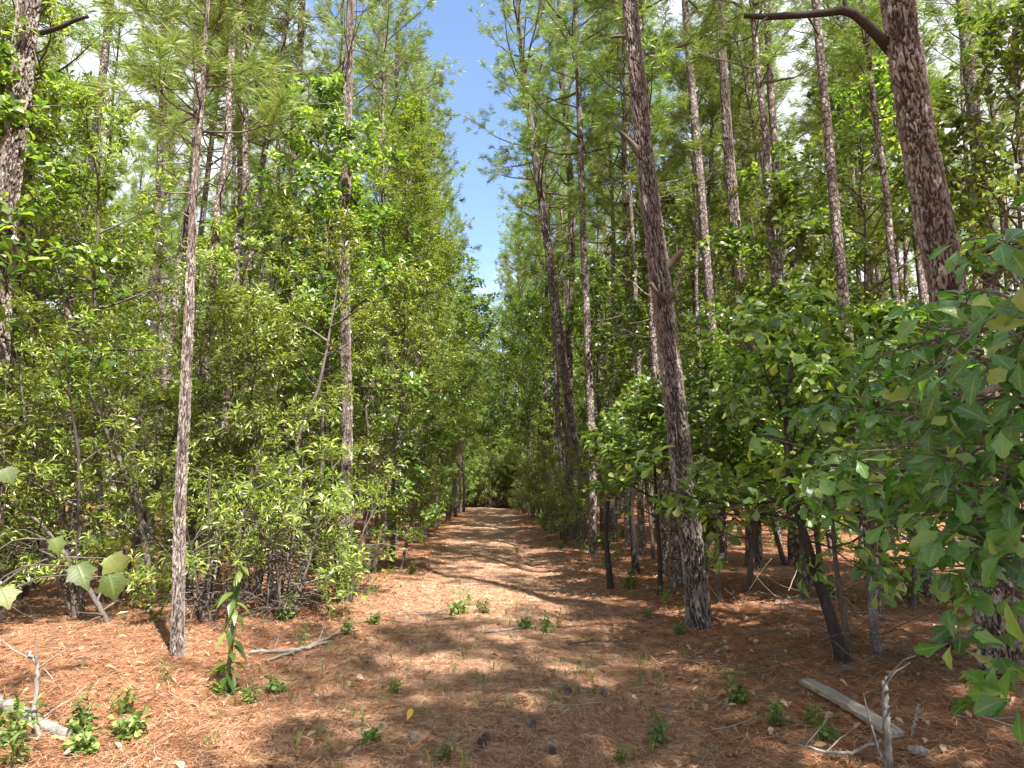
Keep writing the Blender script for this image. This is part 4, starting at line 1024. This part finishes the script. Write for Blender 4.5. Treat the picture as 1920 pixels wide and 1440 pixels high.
# the weathered plank
def plank():
    a, b_ = ground(1512, 1284), ground(1678, 1386)
    d = b_ - a; Ln = float(np.linalg.norm(d[:2])); wdt, th = .115, .035
    b = MB(); n = 24; rr = np.random.default_rng(3)
    ring = np.array([(-.5, .08), (-.47, 0), (.47, 0), (.5, .08), (.5, .92), (.46, 1), (.15, .985), (-.2, 1.0), (-.47, 1), (-.5, .92)])
    V = []
    for i in range(n):
        s = i / (n - 1)
        wv = .006 * math.sin(s * 5); hz = .02 * math.sin(s * 3.1)
        e = .004 * rr.normal(size=len(ring))
        V.append(np.stack([ring[:, 0] * wdt + e + wv, np.full(len(ring), s * Ln) + (rr.normal(0, .008, len(ring)) if i in (0, n - 1) else 0), ring[:, 1] * th + hz + .004 * np.cos(ring[:, 0] * 6)], -1))
    k = len(ring); V = np.concatenate(V)
    i = np.arange(n - 1)[:, None] * k; j = np.arange(k)[None]; jj = (np.arange(k)[None] + 1) % k
    b.add(V, np.stack([i + j, i + jj, i + k + jj, i + k + j], -1).reshape(-1, 4))
    for idx in (0, n - 1):
        r_ = V[idx * k:(idx + 1) * k]; c = r_.mean(0)
        q = np.stack([np.full(k, k), np.arange(k), (np.arange(k) + 1) % k], -1)
        b.add(np.vstack([r_, c]), q if idx else q[:, ::-1])
    m, t, out = new_mat('weathered plank wood'); l = t.links.new
    c = N(t, 'ShaderNodeTexCoord'); mpg = N(t, 'ShaderNodeMapping'); mpg.inputs['Scale'].default_value = (90, 3.2, 40)
    nz = N(t, 'ShaderNodeTexNoise', i_Scale=1.0, i_Detail=6.0, i_Roughness=.65); nb = N(t, 'ShaderNodeTexNoise', i_Scale=7.0, i_Detail=3.0)
    l(c.outputs['Object'], mpg.inputs[0]); l(mpg.outputs[0], nz.inputs['Vector']); l(c.outputs['Object'], nb.inputs['Vector'])
    r = ramp(t, [(.3, (.11, .09, .075)), (.5, (.27, .23, .195)), (.7, (.42, .37, .32))]); l(nz.outputs['Fac'], r.inputs[0])
    h = N(t, 'ShaderNodeHueSaturation'); mr = N(t, 'ShaderNodeMapRange'); mr.inputs['To Min'].default_value = .55; mr.inputs['To Max'].default_value = 1.4
    l(nb.outputs['Fac'], mr.inputs['Value']); l(mr.outputs[0], h.inputs['Value']); l(r.outputs[0], h.inputs['Color'])
    p = N(t, 'ShaderNodeBsdfPrincipled', i_Roughness=.85); l(h.outputs[0], p.inputs['Base Color'])
    bp = N(t, 'ShaderNodeBump', i_Strength=.5, i_Distance=.004); l(nz.outputs['Fac'], bp.inputs['Height']); l(bp.outputs[0], p.inputs['Normal']); l(p.outputs[0], out.inputs['Surface'])
    o = part('plank', b.mesh('plank', m)); o.location = a + np.array([0, 0, .012]); o.rotation_euler = (math.asin((b_[2] - a[2]) / Ln), 0, math.atan2(-d[0], d[1]))
    tag(o, 'weathered grey plank lying in the straw below the slanting sapling', 'plank')
plank()

# ------------------------------------------------------------------ small plants
def weed_proto(seed, h, n, tpl, size, nros, spread=.5, mat='weed'):
    rr = np.random.default_rng(seed); w, lf = MB(), MB(); C, A = [], []
    for i in range(n):
        a = rr.uniform(0, 6.28); e = rr.uniform(.1, spread)
        S, d = limb([rr.normal(0, .01), rr.normal(0, .01), -.01], [math.cos(a) * e, math.sin(a) * e, 1], h * rr.uniform(.55, 1.1), 5, rr, .12)
        tube(w, S, np.linspace(.003, .0013, 6), 4, False)
        for j in range(2, 6):
            C.append(S[j] + rr.normal(0, .008, 3)); A.append(d * .6 + rr.normal(0, .25, 3) + np.array([0, 0, .5]))
    rosettes(lf, tpl, np.array(C), np.array(A), nros, size, rr, el=(18, 22), stem=.01)
    t = thing('seedling', 'plant', 'plant'); part('stem', w.mesh('stem', M['weed'], True), t); part('leaves', lf.mesh('leaves', M[mat]), t)
    return t
WEED = [weed_proto(1, .24, 8, LEAF_BROAD, .058, 4), weed_proto(2, .17, 7, LEAF_NARROW_MID, .06, 5, .8), weed_proto(3, .30, 5, LEAF_NARROW_MID, .075, 4, .35), weed_proto(4, .11, 6, LEAF_BROAD, .05, 4, 1.0), weed_proto(5, .34, 9, LEAF_BROAD, .065, 4, .6, 'oak')]
uWd = [0] * 5
WP = [(1382, 1322, 0, 1.0, 'sunlit leafy seedling left of the weathered plank, tallest of three'), (1452, 1362, 4, .62, 'darker green bushy seedling left of the weathered plank'), (1525, 1360, 1, 1.0, 'small bright rosette seedling touching the weathered plank'),
      (158, 1372, 0, .95, 'green seedling right of the lichen-flecked log'), (228, 1340, 4, .6, 'green seedling with dark leaves further right of the lichen-flecked log'), (152, 1412, 3, 1.3, 'low broad seedling below the lichen-flecked log'), (235, 1385, 3, 1.4, 'low seedling with wide leaves beside dry leaves at lower left'),
      (770, 1078, 4, .8, 'pale leafy seedling at the left path edge before the dark-footed pine'), (860, 1152, 3, 1.6, 'blue-green ground plant on the path, left of two'), (905, 1150, 1, 1.4, 'blue-green ground plant on the path, right of two'),
      (1022, 1185, 0, .85, 'sunny weed on the middle of the path with the pale stick'), (1048, 1178, 2, .8, 'taller sunny weed on the path right of the pale stick'), (985, 1178, 3, 1.2, 'low weed at the pale stick'), (1215, 1158, 1, .9, 'small weed right of the path in shade'),
      (1270, 1190, 1, 1.1, 'bright small weed just left of the big leaning pine foot'), (565, 1215, 2, .75, 'grey-green seedling behind the long bleached stick'), (700, 1170, 3, 1.2, 'small seedling at the left path edge in shadow'), (655, 1190, 0, .8, 'weed at the left edge of the path near the tall dark pine'),
      (742, 1300, 1, .9, 'small weed on the near path, left of centre'), (1230, 1392, 0, .7, 'dark small weed on the near path, right of centre'), (1165, 1430, 1, .7, 'bright sprig at the bottom edge of the path'), (830, 1425, 1, .7, 'sprig at the bottom edge, left of centre'), (310, 1280, 2, .6, 'thin seedling in front of the slender lit pine'),
      (690, 1392, 3, .9, 'flat tiny weed on the near path'), (1250, 1135, 2, .9, 'seedling at the foot of a dark sapling in straw'), (1060, 1022, 0, 1.0, 'yellow-green weed at the foot of the crooked pine'), (1050, 1030, 4, .8, 'leafy weed before the straight pine foot'),
      (970, 1040, 2, .9, 'yellowish weed in the middle of the far path'), (1170, 1010, 4, 1.3, 'seedling with pale leaves left of a thick dark sapling'), (1340, 1065, 1, 1.4, 'weed in straw behind the big leaning pine'), (20, 1440, 2, 1.3, 'long-leaved plant at the bottom left corner'), (8, 1395, 4, .9, 'pale green sprig at the left edge under the log'),
      (1718, 1130, 0, 1.4, 'bright seedling under the leafy sapling at the right'), (1555, 1388, 3, 1.0, 'weed below the weathered plank'), (880, 1135, 2, .9, 'grassy weed in the shadow band on the path'), (520, 1300, 3, 1.1, 'small plant right of the tall leafy herb foot'), (465, 1320, 1, 1.0, 'low plant below the tall leafy herb')]
for px, py, k, s, lab in WP:
    place(WEED, uWd, k, ground(px, py), rng.uniform(0, 6.28), lab, 'small green plants in the pine straw', s)
for i in range(70):
    side = rng.choice([-1, 1]); y = rng.uniform(7, 26); x = side * rng.uniform(2.0, 9)
    if not in_view(x, y, .3): continue
    nm = 'left' if side < 0 else 'right'; far = y > 14
    k = int(rng.integers(0, 5))
    kn = ['leafy', 'rosette', 'thin upright', 'flat', 'bushy dark'][k]; dn = 'well back' if far else 'nearby'
    place(WEED, uWd, k, (x, y, float(gz(x, y))), rng.uniform(0, 6.28), f'{kn} seedling on the straw floor {dn} among the trunks {nm} of the path', f'{kn} seedlings {dn} on the {nm}', rng.uniform(.8, 1.7))

# the tall leafy herb
P, R, foot = px_stem([(424, 1300, 9), (430, 1240, 8), (438, 1170, 8), (440, 1110, 6), (452, 1060, 4)])
w, lf = MB(), MB(); tube(w, P, np.maximum(R, .003), 6); r6 = np.random.default_rng(6); pos, dr, nr, sz = [], [], [], []
for i in range(46):
    u = r6.random() ** .9; j = u * 15; k = min(int(j), 14); p = P[k] + (P[k + 1] - P[k]) * (j - k)
    a = i * 2.4; e = r6.uniform(-.9, .35)
    d = np.array([math.cos(a), math.sin(a), e - .1])
    pos.append(p); dr.append(d); nr.append(np.array([-math.cos(a) * e, -math.sin(a) * e, 1.])); sz.append((.17 if u < .75 else .12) * r6.uniform(.7, 1.1))
put_leaves(lf, mirror_leaf([(0, .01), (.15, .09), (.35, .17), (.55, .17), (.8, .08), (1, .01)], .25, .35), np.array(pos), np.array(dr), np.array(nr), np.array(sz), r6)
rosettes(lf, LEAF_NARROW_MID, np.array([[0, 0, .02], [.05, .02, .03], [-.06, 0, .03], [.02, -.05, .02]]), np.array([[0, 0, 1.]] * 4), 8, .13, r6, el=(40, 20))
t = thing('tall_herb', 'tall dark leafy herb standing in straw right of the slender lit pine', 'plant', foot)
part('stem', w.mesh('stem', M['weed'], True), t); part('leaves', lf.mesh('leaves', M['oak'], True), t)

# pine cones, a yellow leaf, a pale stone
def cone_mesh():
    rr = np.random.default_rng(2); b = MB(); n = 70
    tube(b, np.array([[0, 0, .004], [0, .0, .03], [0, 0, .062]]), np.array([.012, .016, .004]), 8)
    for i in range(n):
        u = i / n; a = i * 2.39996; r = .028 * math.sin(math.pi * (.12 + .84 * u)) ** .8 + .004; z = .004 + .06 * u
        c, s = math.cos(a), math.sin(a); tdir = np.array([-s, c, 0]); o = np.array([c, s, 0])
        wd = .007
        V = [o * r * .3 + [0, 0, z], o * r * .85 + tdir * wd + [0, 0, z + .006], o * r * 1.45 + [0, 0, z + .009], o * r * .85 - tdir * wd + [0, 0, z + .006], o * r * .9 + [0, 0, z + .001]]
        b.add(np.array(V), [(0, 1, 2), (0, 2, 3), (1, 4, 2), (2, 4, 3), (0, 4, 1), (0, 3, 4)])
    m = wood_mat('weathered grey cone scales', [(0, (.075, .055, .045)), (.6, (.16, .13, .11)), (1, (.27, .24, .21))], 60)
    return b.mesh('pine_cone', m)
cone = cone_mesh()
CP = [(1132, 1302, 'grey pine cone on the shaded path, right one of a close pair'), (1066, 1298, 'grey pine cone on the shaded path, left one of a close pair'), (920, 1392, 'pine cone low on the near path, right of a touching pair'), (894, 1398, 'pine cone low on the near path, left of a touching pair'), (1024, 1413, 'pale pine cone near the bottom of the path beside the curling twig'), (775, 1394, 'grey pine cone on the path below the yellow leaf'), (990, 1365, 'grey cone alone on the middle of the near path'), (1260, 1335, 'pale cone on the shaded right of the near path')]
for px, py, lab in CP:
    p = ground(px, py); o = part('pine_cone', cone); o.location = p + np.array([0, 0, .014]); o.rotation_euler = (rng.uniform(1.2, 1.7), 0, rng.uniform(0, 6.28)); s = rng.uniform(.8, 1.05); o.scale = (s, s, s)
    tag(o, lab, 'pine cone', 'pine cones scattered on the path')
lf = MB(); put_leaves(lf, LEAF_BROAD, np.array([[0, 0, .03]]), np.array([[.2, .1, .5]]), np.array([[-.2, -.9, .4]]), np.array([.075]), r6)
o = part('yellow_leaf', lf.mesh('yellow_leaf', M['yellow'])); o.location = ground(763, 1360); tag(o, 'single bright yellow leaf on the shaded near path', 'leaf')
import bmesh
bmm = bmesh.new(); bmesh.ops.create_icosphere(bmm, subdivisions=3, radius=.045)
for v in bmm.verts:
    n_ = v.co.normalized(); v.co *= 1 + .12 * math.sin(n_.x * 5 + 1) * math.cos(n_.y * 4) + .06 * math.sin(n_.z * 9 + n_.x * 7); v.co.z *= .6; v.co.x *= 1.3
me = bpy.data.meshes.new('stone'); bmm.to_mesh(me); bmm.free(); me.polygons.foreach_set('use_smooth', [True] * len(me.polygons))
me.materials.append(M['dead_wood']); o = part('stone', me); o.location = ground(1722, 1412) + np.array([0, 0, .015]); tag(o, 'small pale stone at the lower right beyond the broken grey stem', 'stone')

# ------------------------------------------------------------------ litter: nobody could count it
r7 = np.random.default_rng(70)
def scatter(n, d0, d1, pw=1.0, edge=.8):
    d = d0 + (d1 - d0) * r7.random(n) ** pw; s = d * r7.uniform(-edge, edge, n)
    x = d * math.sin(YAW) + s * math.cos(YAW); y = d * math.cos(YAW) - s * math.sin(YAW)
    return np.stack([x, y, gz(x, y)], -1), d
b = MB(); n = 230000
p, d = scatter(n, 2.6, 22, 1.5)
ph = r7.uniform(0, 6.28, n); ln = r7.uniform(.09, .19, n); tz = r7.normal(.03, .09, n)
dirv = np.stack([np.cos(ph), np.sin(ph), tz], -1); w_ = (.0015 + .00030 * d)[:, None] * r7.uniform(.7, 1.3, (n, 1))
sd = np.stack([-np.sin(ph), np.cos(ph), 0 * ph], -1) * w_ / 2
p[:, 2] += r7.uniform(.002, .022, n)
bend = np.stack([-np.sin(ph), np.cos(ph), 0 * ph], -1) * (r7.normal(0, .012, n))[:, None]
mid_ = p + bend + np.array([0, 0, .004])
e0, e1 = p - dirv * ln[:, None] / 2, p + dirv * ln[:, None] / 2
V = np.stack([e0 - sd * .6, e0 + sd * .6, mid_ + sd, mid_ - sd, e1 + sd * .5, e1 - sd * .5], 1).reshape(-1, 3)
k = np.arange(n)[:, None, None] * 6
b.add(V, (k + np.array([[0, 1, 2, 3], [3, 2, 4, 5]])).reshape(-1, 4))
o = kind(part('pine_straw', b.mesh('pine_straw', M['straw'])), 'stuff'); o['label'] = 'rust-coloured fallen pine needles covering the ground'
b = MB(); n = 4200
p, d = scatter(n, 3, 20, 1.25); keep = (np.abs(p[:, 0] - .2) > 1.2) | (r7.random(n) < .25); p = p[keep]; n = len(p); p[:, 2] += .012 + r7.random(n) * .02
put_leaves(b, mirror_leaf([(0, .02), (.2, .13), (.45, .24), (.7, .22), (.9, .12), (1, .02)], .5, .35), p, np.column_stack([r7.normal(0, 1, (n, 2)), r7.normal(0, .15, n)]), np.column_stack([r7.normal(0, .35, (n, 2)), np.ones(n)]), r7.uniform(.04, .085, n), r7)
o = kind(part('dry_leaves', b.mesh('dry_leaves', M['dry_leaf'])), 'stuff'); o['label'] = 'dry curled brown leaves littering the straw'
b = MB()
p, d = scatter(900, 3, 18, 1.1)
for q in p:
    a = r7.uniform(0, 6.28); S, _ = limb(q + np.array([0, 0, .012]), [math.cos(a), math.sin(a), r7.normal(.04, .08)], r7.uniform(.08, .38), 3, r7, .15)
    tube(b, S, np.linspace(.0035, .0015, 4) * r7.uniform(.7, 1.3), 4, False)
o = kind(part('twig_litter', b.mesh('twig_litter', M['dead_wood'])), 'stuff'); o['label'] = 'small broken twigs littering the straw'
b = MB(); cl = []
GP = [(900, 1150, 40, .3), (1040, 1175, 60, .35), (1195, 1262, 60, .2), (1235, 1385, 40, .25), (330, 1360, 40, .5), (1010, 1290, 60, .35), (700, 1310, 60, .4), (560, 1400, 50, .6), (860, 1300, 50, .5), (930, 1125, 40, .3), (1300, 1215, 40, .5), (1450, 1020, 60, .8), (830, 1035, 40, .6),
      (1000, 1010, 50, .8), (900, 1000, 50, .8), (920, 1260, 40, .5), (1100, 1345, 40, .6), (250, 1270, 30, .6), (1320, 1290, 30, .4), (960, 975, 60, 1.2), (1230, 1060, 60, .8), (760, 1230, 40, .5), (1100, 1240, 40, .4), (640, 1250, 30, .4), (700, 1440, 40, .4), (1300, 1430, 40, .5)]
for px, py, m_, rad in GP:
    c = ground(px, py)
    for i in range(m_ // 4):
        x, y = c[0] + r7.normal(0, rad), c[1] + r7.normal(0, rad * 1.3); z = float(gz(x, y)); hh = r7.uniform(.03, .10)
        for j in range(5):
            a = r7.uniform(0, 6.28); o_ = np.array([math.cos(a), math.sin(a), 0]) * r7.uniform(.3, 1.0); sdv = np.array([-math.sin(a), math.cos(a), 0]) * .0028
            q0 = np.array([x, y, z]) + o_ * .015; q1 = q0 + o_ * hh * .4 + [0, 0, hh * .8]; q2 = q0 + o_ * hh * 1.0 + [0, 0, hh]
            b.add(np.array([q0 - sdv, q0 + sdv, q1 + sdv, q1 - sdv, q2]), [(0, 1, 2), (0, 2, 3), (3, 2, 4)])
o = kind(part('grass', b.mesh('grass', M['grass'])), 'stuff'); o['label'] = 'sparse short grass sprigs on the path'
